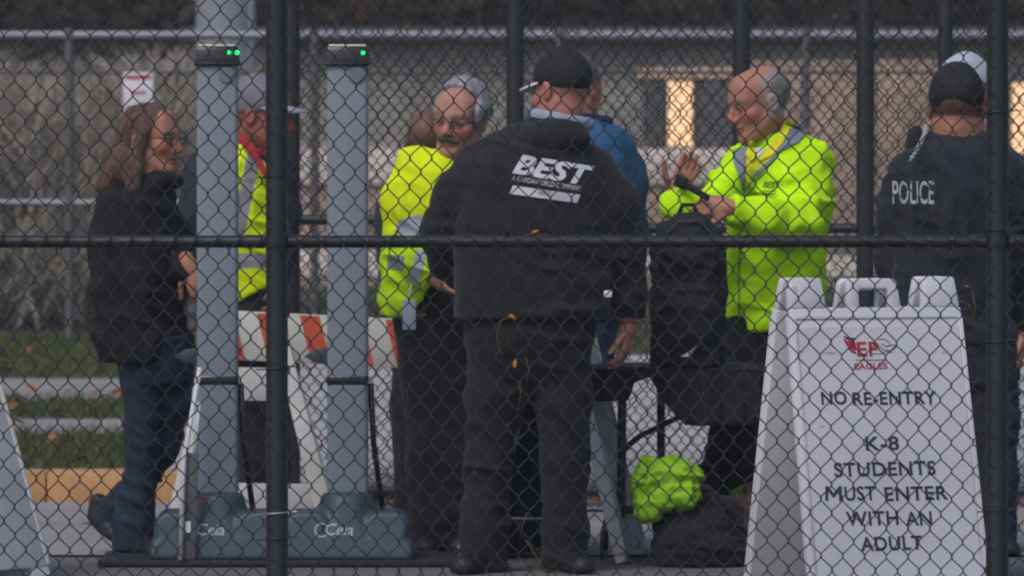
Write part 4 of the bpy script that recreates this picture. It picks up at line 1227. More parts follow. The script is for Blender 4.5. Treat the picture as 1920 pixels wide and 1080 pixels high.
MB().tube([(tx(1450) - X0, -0.12, topz - 0.03), (tx(1450) - X0, -0.12, 0.0)], 0.0165, 10).build('leg', M_BLACKPIPE, TB, smooth='auto')
MB().tube([(tx(1430) - X0, 0.22, topz - 0.03), (tx(1430) - X0, 0.22, 0.0)], 0.0165, 10).build('leg', M_BLACKPIPE, TB, smooth='auto')
# draped cloth
def drape():
    V = []; Q = []
    us = np.linspace(1106, 1420, 64)
    hem = lambda u: np.interp(u, [1106, 1178, 1186, 1206, 1214, 1240, 1280, 1300, 1420], [748, 744, 712, 704, 700, 745, 790, 792, 788])
    nr = 16
    for iu, u in enumerate(us):
        for r in range(nr):
            if r < 4:
                y = 0.30 - r * 0.205; z = topz + 0.006 + 0.002 * math.sin(u * 0.2)
            else:
                t = (r - 4) / (nr - 5)
                zz = topz - (topz - tz(hem(u))) * t
                z = zz + 0.004 * (1 - t); y = -0.312 - 0.018 * math.sin(u * 0.11 + 1) * t - 0.012 * math.sin(u * 0.31) * t - 0.008 * t
            V.append((tx(u) - X0, y, z))
    for i in range(len(us) - 1):
        for r in range(nr - 1): Q.append((i * nr + r, (i + 1) * nr + r, (i + 1) * nr + r + 1, i * nr + r + 1))
    me = fast_mesh('table_cloth', V, Q)
    o = link('table_cloth', me, M_BLKCLOTH, None, (X0, YA, 0.0))
    md = o.modifiers.new('s', 'SOLIDIFY'); md.thickness = 0.004
    setp(o, 'black cloth hanging unevenly over the front of the folding table', 'tablecloth')
drape()

def sdf_thing(name, label, cat, loc, fn, lo, hi, h, material, amp=0.012, f=(9, 9, 9), parent=None, colour=None, relax=1):
    F = Field(lo, hi, h); fn(F)
    V, Q = F.mesh(relax); V = wrinkle(V, Q, amp, f, random.random() * 9, 1.7, 2.4)
    o = link(name, fast_mesh(name, V, Q), material, parent, loc)
    if label: setp(o, label, cat)
    return o, (V, Q)
# backpack standing on the table
YBK = 25.15
def bz(v, Y=YBK): return PZ(v, Y)
bk = empty('backpack', (PX(1291, YBK), YBK, topz + 0.018), 0, 'large charcoal backpack standing on the table before the smiling man', 'backpack')
hb = bz(400) - topz - 0.018
hwb = 70 / (FPX / YBK)
def f_bp(F):
    F.loft([(0.0, 0, 0, hwb * 0.97, 0.13), (hb * 0.5, 0, 0, hwb, 0.14), (hb * 0.80, 0, 0, hwb * 0.97, 0.13), (hb * 0.90, 0, 0, hwb * 0.78, 0.11), (hb * 0.97, 0, 0, hwb * 0.48, 0.08), (hb, 0, 0, hwb * 0.2, 0.05)], 0, 0.02, 2.6)
    F.ell((0, -0.12, hb * 0.33), (hwb * 0.8, 0.05, hb * 0.24), None, 0.02)
    F.ell((0, -0.12, hb * 0.70), (hwb * 0.75, 0.035, hb * 0.12), None, 0.02)
sdf_thing('shell', None, None, None, f_bp, (-0.22, -0.26, -0.05), (0.22, 0.22, hb + 0.06), 0.009, M_CHAR, 0.010, (9, 9, 7), bk)
MB().tube([(-hwb * 0.86, -0.10, hb * 0.55), (-hwb * 0.74, -0.125, hb * 0.82), (-hwb * 0.3, -0.105, hb * 0.95), (hwb * 0.3, -0.105, hb * 0.95), (hwb * 0.74, -0.125, hb * 0.82), (hwb * 0.86, -0.10, hb * 0.55)], 0.005, 6).build('zip', M_BLACKPIPE, bk, smooth=True)
MB().tube([(-0.035, 0.06, hb * 0.985), (-0.02, 0.07, hb + 0.03), (0.02, 0.07, hb + 0.03), (0.035, 0.06, hb * 0.985)], 0.009, 8).build('grab_loop', M_CHAR, bk, smooth=True)
# paper scrap
pv = [PZ(v, YA - 0.36) for v in (658, 668, 640)]
mb = MB().add([(PX(1277, YA - .36), YA - 0.362, PZ(669, YA - .36)), (PX(1292, YA - .36), YA - 0.366, PZ(669, YA - .36)), (PX(1309, YA - .36), YA - 0.345, PZ(648, YA - .36)), (PX(1293, YA - .36), YA - 0.37, PZ(659, YA - .36))], [(0, 1, 2, 3)])
o = mb.build('paper_scrap', M_PAPER); md = o.modifiers.new('s', 'SOLIDIFY'); md.thickness = 0.0015
setp(o, 'small white corner of folded paper against the black cloth', 'paper')
# bag on the ground with crumpled lime jacket
YG = 24.95; SG = FPX / YG
def f_bag(F):
    F.loft([(0.0, 0, 0, 0.165, 0.13), (0.06, 0, 0, 0.17, 0.14), (0.18, 0.0, 0, 0.16, 0.13), (0.24, 0.02, 0, 0.12, 0.09)], 0, 0.02, 2.6)
    F.ell((-0.03, -0.10, 0.10), (0.11, 0.06, 0.07), None, 0.03)
o, _ = sdf_thing('duffel_bag', 'black bag on the ground under the table', 'bag', (PX(1312, YG), YG, 0.006), f_bag, (-0.26, -0.24, -0.05), (0.26, 0.22, 0.32), 0.009, M_BLKCLOTH, 0.011)
MB().tube([(-0.10, -0.13, 0.17), (-0.09, -0.16, 0.25), (0.02, -0.15, 0.29), (0.10, -0.13, 0.22), (0.11, -0.13, 0.16)], 0.010, 6).build('strap', M_CHAR, o, smooth=True)
def f_jk(F):
    def e(u, v, ru, rv, y=-0.02, ry=0.07): F.ell(((u - 1245) / SG, y, PZ(v, YG) - PZ(965, YG)), (ru / SG * 0.94, ry, rv / SG * 0.94), None, 0.06)
    e(1240, 893, 46, 32); e(1283, 890, 30, 26, -0.04); e(1207, 938, 22, 30, -0.03, 0.05); e(1255, 925, 44, 24, -0.05); e(1222, 895, 25, 24, 0.0); e(1288, 925, 22, 18, -0.06, .05); e(1215, 958, 14, 12, -0.05, .035)
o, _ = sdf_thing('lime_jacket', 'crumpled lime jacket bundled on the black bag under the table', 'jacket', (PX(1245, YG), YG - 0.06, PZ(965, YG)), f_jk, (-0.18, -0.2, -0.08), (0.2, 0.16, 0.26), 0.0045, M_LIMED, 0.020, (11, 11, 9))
def f_jk2(F):
    F.ell((0, 0, 0.04), (0.05, 0.05, 0.05), None, 0.02); F.ell((0.02, 0, 0.07), (0.03, 0.05, 0.03), None, 0.02)
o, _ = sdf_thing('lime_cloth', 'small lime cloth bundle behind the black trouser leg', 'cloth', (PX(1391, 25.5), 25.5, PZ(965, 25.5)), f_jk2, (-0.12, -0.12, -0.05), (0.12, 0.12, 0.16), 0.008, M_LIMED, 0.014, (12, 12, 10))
def f_br(F):
    F.loft([(0, 0, 0, 0.075, 0.10), (0.1, 0, 0, 0.08, 0.10), (0.22, 0.01, 0, 0.06, 0.08), (0.27, 0.02, 0, 0.03, 0.05)], 0, 0.02)
o, _ = sdf_thing('brown_bag', 'brown canvas bag on the ground half hidden by the sandwich board', 'bag', (PX(1412, 25.2), 25.2, 0.006), f_br, (-0.15, -0.16, -0.04), (0.15, 0.16, 0.34), 0.009, M_BROWNB, 0.014)

# ================================================================== PEOPLE
SK = (0.40, 0.205, 0.145)
SKR = (0.38, 0.165, 0.118)
SKD = (0.145, 0.075, 0.055)

# 1 --- man in black BEST hoodie, seen from behind
p = Person('man from behind in black jacket lettered BEST and black cap', 24.6, 1000)
p.set_torso([(212, 1051, 38, 0.085, 0.04), (224, 1038, 50, 0.095, 0.03), (237, 1024, 66, 0.11, 0.02), (254, 1008, 84, 0.13, 0.01), (275, 1004, 110, 0.15, 0.0), (300, 1004, 130, 0.16, 0.0), (350, 1006, 146, 0.175, 0.0),
             (420, 1004, 150, 0.18, 0.0), (500, 1000, 148, 0.18, 0.0), (560, 998, 146, 0.175, 0.0), (600, 996, 144, 0.17, 0.0)], 4)
armL = p.limb([(894, 316, 0.0, 42), (856, 372, 0.03, 45), (828, 440, 0.08, 38), (838, 490, 0.17, 31), (862, 525, 0.26, 25)])
armR = p.limb([(1112, 322, 0.0, 44), (1148, 384, 0.0, 47), (1172, 465, 0.03, 39), (1178, 545, 0.06, 31), (1176, 612, 0.08, 26)])
legL = p.limb([(934, 600, 0.0, 58), (926, 740, 0.0, 51), (916, 860, 0.0, 43), (908, 1000, 0.02, 41), (906, 1068, 0.02, 45)])
legR = p.limb([(1050, 600, 0.0, 58), (1056, 740, 0.0, 50), (1058, 860, 0.0, 43), (1058, 990, 0.02, 41), (1060, 1066, 0.02, 45)])
p.arms = [armL, armR]; p.legs = [legL, legR]
p.set_head(1051, 172, 0.05, yaw=-136, pitch=10, roll=-3, hs=1.10, nb=p.pt(1052, 232, 0.03))
hR = dict(w=armR[-1][0], d=np.array((-0.08, -0.1, -1.0)), pn=np.array((-1.0, 0.3, 0.0)), side=1, curl=0.55, sc=1.05)
hL = dict(w=armL[-1][0], d=np.array((0.7, 0.5, -0.35)), pn=np.array((0.2, 0.6, -0.5)), side=-1, curl=0.3)
fL = (p.pt(908, 1055, -0.01), p.pt(890, 1072, -0.02)); 
p.feet = []
p.body(SKR, hands=(hR, hL))
o = p.garment('jacket', M_BLKCLOTH, p.torso, [armL, armR], cuts=[((0, 0, p.pt(0, 596)[2]), (0, 0, -1))], amp=0.011)
G = p.last
# lettering on the back
def back_text(txt, u0, u1, v, cap_px, ang, shear, bold, material, name, pers, garm, parent, xs_fit=True, spacing=1.0, off=0.0022):
    c = pers.pt((u0 + u1) / 2, v, 0.0)
    s = pers.s
    V, F = text_mesh(txt, cap_px / s / 0.727, bold, shear, spacing)
    V[:, 0] -= (V[:, 0].max() + V[:, 0].min()) / 2; V[:, 1] -= (V[:, 1].max() + V[:, 1].min()) / 2
    V[:, 0] *= ((u1 - u0) / s / math.cos(rad(ang))) / (V[:, 0].max() - V[:, 0].min())
    a = rad(-ang)
    return wrap_print(name, V, F, c, (math.cos(a), 0, math.sin(a)), (-math.sin(a), 0, math.cos(a)), (0, 1, 0), garm, material, parent, off)
M_PRINT = mat('white_screen_print', (0.60, 0.60, 0.66), 0.7, 0.06)
M_PRINTG = mat('grey_screen_print', (0.30, 0.30, 0.33), 0.7, 0.06)
back_text('BEST', 963, 1112, 318, 36, 9.5, 0.30, 0.0034, M_PRINT, 'lettering', p, G, o)
back_text('A GARDAWORLD COMPANY', 960, 1090, 343, 10, 9.0, 0.0, 0.0, M_PRINT, 'lettering_line', p, G, o)
s_ = p.s
V2 = np.array([(-64, -8), (63, -8), (67, 8), (-60, 8)]) / s_
c = p.pt(1020, 363, 0); a = rad(-8)
wrap_print('print_bar', V2, [(0, 1, 2, 3)], c, (math.cos(a), 0, math.sin(a)), (-math.sin(a), 0, math.cos(a)), (0, 1, 0), G, M_PRINT, o, 0.0022)
back_text('SRT', 1008, 1034, 360, 9, 8, 0.2, 0.0006, M_PRINTG, 'bar_lettering', p, G, o, off=0.0042)
hl = [(u, 577 + 3 * math.sin(u * 0.04)) for u in range(862, 1140, 12)]
V2 = np.array([((u - 1000) / p.s, -(v - 1.2 - 560) / p.s) for u, v in hl] + [((u - 1000) / p.s, -(v + 1.2 - 560) / p.s) for u, v in hl]); nh = len(hl)
wrap_print('hem_seam', V2, [(i, i + 1, nh + 1 + i, nh + i) for i in range(nh - 1)], p.pt(1000, 560, 0), (1, 0, 0), (0, 0, 1), (0, 1, 0), G, M_NAVYBLK, o, 0.002)
# grey hood collar
def f_col(F):
    ring = []
    for t in np.linspace(0, 2 * math.pi, 25):
        ring.append(p.pt(1050 + 52 * math.sin(t) + (2 if True else 0), 224 - 12 * math.cos(t) * 0.0 + 9 * math.sin(t), 0.03 - 0.095 * math.cos(t)) + np.array((0, 0, 0.0)))
    for i in range(24): F.rc(ring[i], ring[i + 1], 0.021, 0.021, 0.01)
p.garment('hood', M_GHOOD, None, [], prims=Prims(f_col, p.pt(980, 190, -0.16), p.pt(1120, 260, 0.2)), amp=0.003, h=0.007)
def f_hoodb(F):
    F.ell(p.pt(1034, 262, -0.100), (0.135, 0.055, 0.055), None, 0.02)
    F.ell(p.pt(1042, 245, -0.085), (0.11, 0.050, 0.038), None, 0.03)
p.garment('folded_hood', M_BLKCLOTH, None, [], prims=Prims(f_hoodb, p.pt(960, 215, -0.2), p.pt(1120, 300, 0.0)), amp=0.012, h=0.007)
p.garment('trousers', M_TROUS, [(p.pt(0, v)[2], p.pt(u, v)[0], 0.0, p.m(w_), d) for v, u, w_, d in ((560, 998, 120, 0.15), (620, 992, 118, 0.155), (660, 992, 110, 0.145), (700, 994, 92, 0.11), (730, 994, 60, 0.07))], [legL, legR], amp=0.011, k=0.03)
p.shoe(p.pt(905, 1062, 0.02) * (1, 1, 0) + (0, 0, 0.006), p.pt(868, 1070, -0.13) * (1, 1, 0) + (0, 0, 0.006), 0.05)
p.shoe(p.pt(1062, 1062, 0.02) * (1, 1, 0) + (0, 0, 0.006), p.pt(1092, 1070, -0.10) * (1, 1, 0) + (0, 0, 0.006), 0.05)
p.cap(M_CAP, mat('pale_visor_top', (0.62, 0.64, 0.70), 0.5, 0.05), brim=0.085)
w_ = armR[-1][0]
MB().tube([w_ + np.array((0.03 * math.cos(t), 0.03 * math.sin(t), 0.015)) for t in np.linspace(0, 2 * math.pi, 13)], 0.006, 6, caps=False).build('wristband', M_SHOE, p.o, smooth=True)
q = p.pt(1140, 551, -0.175)
MB().box(q[0] - .014, q[0] + .014, -0.176, -0.166, q[2] - .012, q[2] + .012).build('pocket_label', M_PAPER, p.o, bevel=0.003)

# 2 --- man in blue jacket, hidden behind the first
p = Person('grey haired man in blue jacket and jeans mostly hidden behind the BEST jacket', 25.75, 1075)
p.set_torso([(222, 1095, 38, 0.08, 0.02), (236, 1094, 56, 0.10, 0.0), (262, 1088, 92, 0.12, 0.0), (320, 1082, 112, 0.135, 0.0), (420, 1078, 104, 0.14, 0.0), (520, 1075, 100, 0.14, 0.0), (600, 1075, 98, 0.14, 0.0)], -20)
a1 = p.limb([(1000, 285, 0.0, 40), (975, 400, 0.0, 34), (985, 500, 0.1, 28), (1000, 540, 0.2, 22)])
a2 = p.limb([(1148, 286, 0.0, 44), (1166, 350, 0.0, 44), (1178, 440, 0.02, 35), (1165, 540, 0.10, 25), (1150, 570, 0.14, 22)])
l1 = p.limb([(1030, 600, 0, 55), (1010, 760, 0, 44), (985, 880, 0, 38), (972, 1000, 0, 36), (970, 1020, 0, 36)])
l2 = p.limb([(1090, 600, 0, 56), (1075, 760, 0, 44), (1062, 880, 0, 38), (1050, 1000, 0, 36), (1050, 1020, 0, 36)])
p.arms = [a1, a2]; p.legs = [l1, l2]
p.set_head(1079, 168, 0.02, yaw=150, pitch=5, hs=1.10, nb=p.pt(1090, 235, 0.02))
p.body(SKR, hands=(dict(w=a2[-1][0], d=np.array((-0.5, 0.3, -0.6)), pn=np.array((-0.5, 0.5, 0)), curl=0.4),), h=0.014, fine=0.006)
p.garment('jacket', M_BLUE, p.torso, [a1, a2], amp=0.012, cuts=[((0, 0, p.pt(0, 595)[2]), (0, 0, -1))])
def f_c(F):
    rg = [p.pt(1093 + 46 * math.sin(t), 222 + 6 * math.sin(t), 0.02 - 0.085 * math.cos(t)) for t in np.linspace(0, 2 * math.pi, 21)]
    for i in range(20): F.rc(rg[i], rg[i + 1], 0.02, 0.02, 0.01)
p.garment('collar', mat('navy_collar', (0.012, 0.022, 0.07), 0.85, 0.15), None, [], prims=Prims(f_c, p.pt(1030, 195, -0.13), p.pt(1155, 250, 0.15)), amp=0.002, h=0.008)
p.garment('jeans', M_JEANB, [(p.pt(0, 560)[2], 0.0, 0.0, 0.175, 0.12), (p.pt(0, 690)[2], -0.02, 0.0, 0.17, 0.12)], [l1, l2], amp=0.012)
p.shoe(np.array((l1[-1][0][0], 0.05, 0.009)), np.array((l1[-1][0][0] - .02, -0.14, 0.009)))
p.shoe(np.array((l2[-1][0][0], 0.05, 0.009)), np.array((l2[-1][0][0] + .03, -0.14, 0.009)))
def f_h(F):
    F.ell(p.hp(0, 0.026, 0.042), np.array((0.084, 0.104, 0.088)) * p.hs, p.R, 0)
    F.cut(p.hp(0, -0.06, 0.04), p.R @ np.array((0, -1, -0.35)))
    F.cut(p.hp(0, 0.10, -0.045), p.R @ np.array((0, 0.1, -1)))
p.hair(mat('dark_grey_hair', (0.07, 0.065, 0.065), 0.7, 0.0, 16, 0.7, 130, col2=(0.20, 0.19, 0.19), stretch=(4, 4, 1)), f_h)

# 3 --- grey haired man with glasses in hi-vis
p = Person('grey haired man with moustache and glasses in yellow hi-vis jacket', 25.65, 800)
p.set_torso([(282, 850, 50, 0.09, 0.02), (300, 845, 80, 0.11, 0.02), (330, 835, 98, 0.13, 0.02), (400, 820, 100, 0.15, 0.0), (480, 812, 96, 0.16, 0.0), (540, 800, 88, 0.155, 0.0), (592, 795, 80, 0.15, 0.0)], 35)
a1 = p.limb([(780, 312, -0.02, 40), (765, 370, -0.03, 42), (766, 450, -0.05, 38), (790, 500, -0.16, 34), (830, 528, -0.24, 28)])
a2 = p.limb([(905, 320, 0.1, 38), (930, 400, 0.12, 34), (925, 480, 0.05, 30), (900, 530, -0.03, 26)])
l1 = p.limb([(790, 560, 0, 54), (800, 700, 0, 50), (805, 850, 0, 44), (812, 970, 0.0, 44), (815, 1018, 0, 46)])
l2 = p.limb([(840, 560, 0.04, 56), (838, 700, 0.04, 50), (842, 850, 0.04, 46), (846, 970, 0.05, 46), (846, 1016, 0.05, 48)])
p.arms = [a1, a2]; p.legs = [l1, l2]
p.set_head(862, 224, -0.03, yaw=-24, pitch=8, roll=7, hs=1.12, nb=p.pt(862, 300, 0.02))
hm = lambda x, y, z: (((z + 0.050) / 0.0075) ** 2 + (x / 0.03) ** 2 < 1) & (y < -0.07)
p.body((0.42, 0.215, 0.16), hands=(dict(w=a1[-1][0], d=np.array((0.9, -0.2, -0.5)), pn=np.array((-0.2, 0.3, -0.8)), side=-1, curl=0.4), dict(w=a2[-1][0], d=np.array((-0.6, -0.3, -0.5)), pn=np.array((0, 0.8, -0.3)), curl=0.4)), hair_mask=hm, hair_col=(0.25, 0.22, 0.21))
YEL = np.array((0.72, 0.88, 0.008)); LIM = np.array((0.44, 0.78, 0.02)); SIL = np.array((0.38, 0.40, 0.50)); SILD = np.array((0.22, 0.22, 0.23))
def pix(pers, V):
    Y = V[:, 1] + pers.Y0
    return 960 + (V[:, 0] + pers.x0) / Y * FPX, VH + (CAMZ - V[:, 2]) / Y * FPX
elb = a1[2][0]; zel = p.pt(0, 422)[2]
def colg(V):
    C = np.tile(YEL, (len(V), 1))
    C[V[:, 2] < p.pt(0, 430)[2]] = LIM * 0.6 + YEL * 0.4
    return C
o = p.garment('hi_vis_jacket', M_VCLOTH, p.torso, [a1], cuts=[((0, 0, p.pt(0, 590)[2]), (0, 0, -1)), (p.pt(795, 560, 0), (0.93, -0.1, -0.62))], amp=0.018, colour=colg, h=0.0075)
G = p.last
for nm, pts, mm in (('sleeve_band', [(744, 418), (762, 407), (784, 402), (806, 404), (806, 440), (784, 440), (762, 446), (748, 452)], mat('bright_reflective_tape', (0.42, 0.44, 0.54), 0.45, 0.08)),
                    ('forearm_band', [(782, 466), (800, 470), (794, 505), (784, 532), (766, 522), (776, 495)], MATS['bright_reflective_tape']),
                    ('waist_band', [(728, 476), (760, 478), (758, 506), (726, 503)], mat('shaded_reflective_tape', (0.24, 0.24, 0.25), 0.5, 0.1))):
    wrap_print(nm, np.array([((u - 780) / p.s, -(v - 450) / p.s) for u, v in pts]), [tuple(range(len(pts)))], p.pt(780, 450, 0), (1, 0, 0), (0, 0, 1), (0, 1, 0), G, mm, o, 0.003, 0.008)
p.garment('shirt', M_BLKCLOTH, [(z, x + 0.01, y, a * 0.88, b * 0.88) for z, x, y, a, b in p.torso], [a2], cuts=[((0, 0, p.pt(0, 585)[2]), (0, 0, -1))], amp=0.005)
p.garment('trousers', M_GREYTROUS, [(p.pt(0, v)[2], p.pt(u, v)[0], 0.02, p.m(w_), d) for v, u, w_, d in ((530, 812, 72, 0.14), (600, 815, 70, 0.14), (680, 816, 58, 0.10), (710, 816, 30, 0.06))], [l1, l2], amp=0.015)
p.shoe(np.array((l1[-1][0][0], 0.05, 0.009)), np.array((l1[-1][0][0] - .03, -0.17, 0.009)), 0.05)
p.shoe(np.array((l2[-1][0][0], 0.08, 0.009)), np.array((l2[-1][0][0] + .03, -0.12, 0.009)), 0.05)
def f_h(F):
    F.ell(p.hp(0, 0.026, 0.046), np.array((0.087, 0.106, 0.093)) * p.hs, p.R, 0)
    F.cut(p.hp(0, -0.020, 0.095), p.R @ np.array((0, -1, -0.50)))
    F.cut(p.hp(0, 0.10, -0.05), p.R @ np.array((0, 0.1, -1)))
    for sx in (-1, 1): F.ell(p.hp(sx * 0.074, -0.012, 0.022), np.array((0.009, 0.026, 0.042)) * p.hs, p.R, 0.025)
p.hair(M_HAIRG, f_h, amp=0.007, f=(26, 26, 12), strands=900, slen=0.035)
def f_m(F):
    F.rc(p.hp(-0.032, -0.086, -0.058), p.hp(0, -0.101, -0.046), 0.008 * p.hs, 0.010 * p.hs, 0.005)
    F.rc(p.hp(0.032, -0.086, -0.058), p.hp(0, -0.101, -0.046), 0.008 * p.hs, 0.010 * p.hs, 0.005)
p.hair(mat('grey_moustache', (0.12, 0.10, 0.095), 0.8, 0.2, 30, 0.5, 200), f_m, h=0.004, amp=0.002, ext=0.14, name='moustache')
p.glasses(0.0013, 0.0215, 0.0125)
q = p.pt(767, 590, -0.22)
bd = MB().box(q[0] - .024, q[0] + .024, q[1] - 0.004, q[1], q[2] - .055, q[2] + .055, None).build('badge', mat('badge_card', (0.42, 0.48, 0.58), 0.35, 0.08), p.o, bevel=0.003)
MB().tube([(q[0] + 0.002, q[1] + 0.0, q[2] + 0.055), (q[0] + 0.004, q[1] + 0.01, q[2] + 0.09), (q[0] + 0.012, q[1] + 0.03, q[2] + 0.13)], 0.004, 6).build('badge_clip', M_PAPER, bd, smooth=True)

# 4 --- bald man behind him
p = Person('bald man whose head shows behind the yellow hi-vis shoulder', 27.3, 800)
p.set_torso([(340, 805, 40, 0.08, 0.02), (360, 803, 75, 0.11, 0), (400, 800, 95, 0.13, 0), (500, 800, 90, 0.14, 0), (590, 800, 86, 0.14, 0)], 180)
a1 = p.limb([(735 + 12, 392, 0, 30), (740, 470, 0, 28), (745, 560, 0.05, 22)]); a2 = p.limb([(868, 392, 0, 34), (872, 470, 0, 28), (868, 560, 0.05, 22)])
l1 = p.limb([(770, 580, 0, 45), (772, 760, 0, 38), (772, 965, 0, 32)]); l2 = p.limb([(832, 580, 0, 45), (834, 760, 0, 38), (834, 965, 0, 32)])
p.arms = [a1, a2]; p.legs = [l1, l2]
p.set_head(805, 272, 0.0, yaw=170, pitch=10, hs=1.12, nb=p.pt(805, 345, 0.02))
p.body(SKD, h=0.014, fine=0.006, hands=(dict(w=a1[-1][0], d=np.array((0, 0.1, -1)), pn=np.array((1, 0, 0)), curl=0.4), dict(w=a2[-1][0], d=np.array((0, 0.1, -1)), pn=np.array((-1, 0, 0)), curl=0.4)))
p.garment('jacket', M_NAVYBLK, p.torso, [a1, a2], amp=0.012)
p.garment('trousers', M_TROUS, [(p.pt(0, 560)[2], 0.0, 0, 0.16, 0.12), (p.pt(0, 660)[2], 0, 0, 0.16, 0.12)], [l1, l2], amp=0.012)
p.shoe(np.array((l1[-1][0][0], 0.0, 0.009)), np.array((l1[-1][0][0] - .03, 0.2, 0.009))); p.shoe(np.array((l2[-1][0][0], 0.0, 0.009)), np.array((l2[-1][0][0] + .03, 0.2, 0.009)))

# 5 --- man with grey cap and hi-vis vest behind the left scanner
p = Person('man in grey cap and yellow reflective vest behind the left scanner', 27.7, 455)
p.set_torso([(272, 475, 38, 0.08, 0.02), (292, 462, 66, 0.10, 0), (320, 452, 88, 0.125, 0), (400, 448, 92, 0.14, 0), (480, 450, 92, 0.145, 0), (560, 462, 84, 0.14, 0), (600, 466, 80, 0.14, 0)], 40)
a1 = p.limb([(384, 322, -0.08, 38), (374, 400, -0.10, 37), (374, 470, -0.08, 31), (388, 530, -0.06, 26), (402, 575, -0.1, 22)])
a2 = p.limb([(520, 325, 0.05, 34), (532, 400, 0.06, 30), (530, 470, 0.02, 26), (520, 530, -0.05, 22)])
l1 = p.limb([(440, 580, 0, 46), (470, 740, 0, 38), (480, 860, 0, 33), (482, 985, 0, 32)]); l2 = p.limb([(495, 580, 0, 46), (505, 740, 0.05, 38), (510, 860, 0.05, 33), (512, 985, 0.05, 32)])
p.arms = [a1, a2]; p.legs = [l1, l2]
p.set_head(492, 218, -0.01, yaw=72, pitch=6, hs=1.17, nb=p.pt(485, 290, 0.02))
p.body((0.29, 0.105, 0.075), h=0.014, fine=0.0055, hands=(dict(w=a1[-1][0], d=np.array((0.1, -0.2, -1.0)), pn=np.array((0, 0.5, -0.8)), curl=0.5), dict(w=a2[-1][0], d=np.array((-0.2, -0.3, -1)), pn=np.array((-1, 0, 0)), curl=0.5)))
p.garment('jacket', mat('dark_green_fabric', (0.020, 0.030, 0.032), 0.85, 0.2, 9, 0.2, 180), [(z, x, y, a * 0.94, b * 0.94) for z, x, y, a, b in p.torso], [a1, a2], amp=0.005)
def colv(V):
    u, v = pix(p, V)
    z = lambda vv: p.pt(0, vv)[2]
    C = np.tile(YEL, (len(V), 1))
    # vertical reflective braces and two belts, placed on the cloth itself
    xl_ = V[:, 0] - p.pt(452, 400)[0]
    C[(np.abs(xl_ - 0.010 - 0.20 * (V[:, 2] - z(400))) < 0.028) & (V[:, 2] > z(440))] = SILD * 1.25
    C[(V[:, 2] < z(474)) & (V[:, 2] > z(502))] = SILD * 1.25
    C[(V[:, 2] < z(440)) & (V[:, 2] > z(452))] = SILD
    return C
p.garment('reflective_vest', M_VCLOTH, [(z, x + 0.012, y, a * 0.93, b * 1.04) for z, x, y, a, b in p.torso], [], grow=0.004, amp=0.012, colour=colv, h=0.0075,
          cuts=[((0, 0, p.pt(0, 560)[2]), (0.5, 0, -1)), (p.pt(478, 268, 0), (0, 0, 1)), (p.pt(500, 330, -0.1), (0.83, -0.5, 0.55))])
def f_c(F):
    rg = [p.pt(483 + 40 * math.sin(t), 284 + 10 * math.sin(t), 0.02 - 0.08 * math.cos(t)) for t in np.linspace(0, 2 * math.pi, 21)]
    for i in range(20): F.rc(rg[i], rg[i + 1], 0.013, 0.013, 0.01)
    F.rc(p.pt(450, 258, -0.11), p.pt(474, 282, -0.135), 0.016, 0.016, 0.01); F.rc(p.pt(474, 282, -0.135), p.pt(500, 330, -0.165), 0.016, 0.012, 0.01)
p.garment('red_collar', mat('red_fleece', (0.36, 0.02, 0.03), 0.9, 0.1), None, [], prims=Prims(f_c, p.pt(425, 240, -0.22), p.pt(545, 350, 0.15)), amp=0.002, h=0.008)
p.garment('trousers', M_TROUS, [(p.pt(0, 550)[2], p.pt(466, 550)[0], 0, 0.155, 0.12), (p.pt(0, 660)[2], p.pt(470, 550)[0], 0, 0.15, 0.12)], [l1, l2], amp=0.012)
p.shoe(np.array((l1[-1][0][0], 0.0, 0.009)), np.array((l1[-1][0][0] + .2, -0.06, 0.009))); p.shoe(np.array((l2[-1][0][0], 0.05, 0.009)), np.array((l2[-1][0][0] + .2, 0.0, 0.009)))
p.cap(M_GCAP, mat('pale_grey_visor', (0.30, 0.31, 0.36), 0.8, 0.1), lift=0.004, brim=0.085)

# 6 --- woman on the left
p = Person('long haired woman in black jacket and flared jeans walking at far left', 25.4, 250)
p.set_torso([(322, 280, 36, 0.075, 0.0), (342, 270, 52, 0.10, 0.0), (368, 258, 74, 0.12, 0), (420, 252, 84, 0.14, 0), (500, 254, 88, 0.15, 0), (580, 258, 92, 0.155, 0), (640, 262, 92, 0.15, 0), (678, 268, 84, 0.14, 0)], 55)
a1 = p.limb([(220, 388, -0.08, 42), (203, 455, -0.10, 38), (202, 540, -0.11, 34), (225, 600, -0.10, 28), (258, 612, -0.05, 22)])
a2 = p.limb([(290, 385, 0.1, 38), (322, 450, 0.1, 36), (338, 510, 0.06, 31), (350, 500, -0.04, 26), (352, 494, -0.08, 22)])
l1 = p.limb([(262, 660, -0.04, 43), (268, 780, -0.04, 34), (264, 880, -0.03, 29), (252, 980, -0.02, 36), (250, 1034, -0.02, 42)])
l2 = p.limb([(318, 660, 0.05, 42), (324, 760, 0.02, 33), (302, 850, 0.06, 28), (238, 935, 0.14, 32), (206, 984, 0.18, 36)])
p.arms = [a1, a2]; p.legs = [l1, l2]
p.set_head(285, 262, 0.0, yaw=64, pitch=3, roll=0, hs=1.06, nb=p.pt(272, 335, 0.02))
p.body((0.40, 0.185, 0.125), female=True, hands=(dict(w=a1[-1][0], d=np.array((0.9, 0.3, 0.0)), pn=np.array((0, 0.9, 0.1)), side=-1, curl=0.3), dict(w=a2[-1][0], d=np.array((0.35, -0.2, -0.8)), pn=np.array((0.2, 0.9, 0)), curl=0.4)), hair_col=(0.05, 0.03, 0.02))
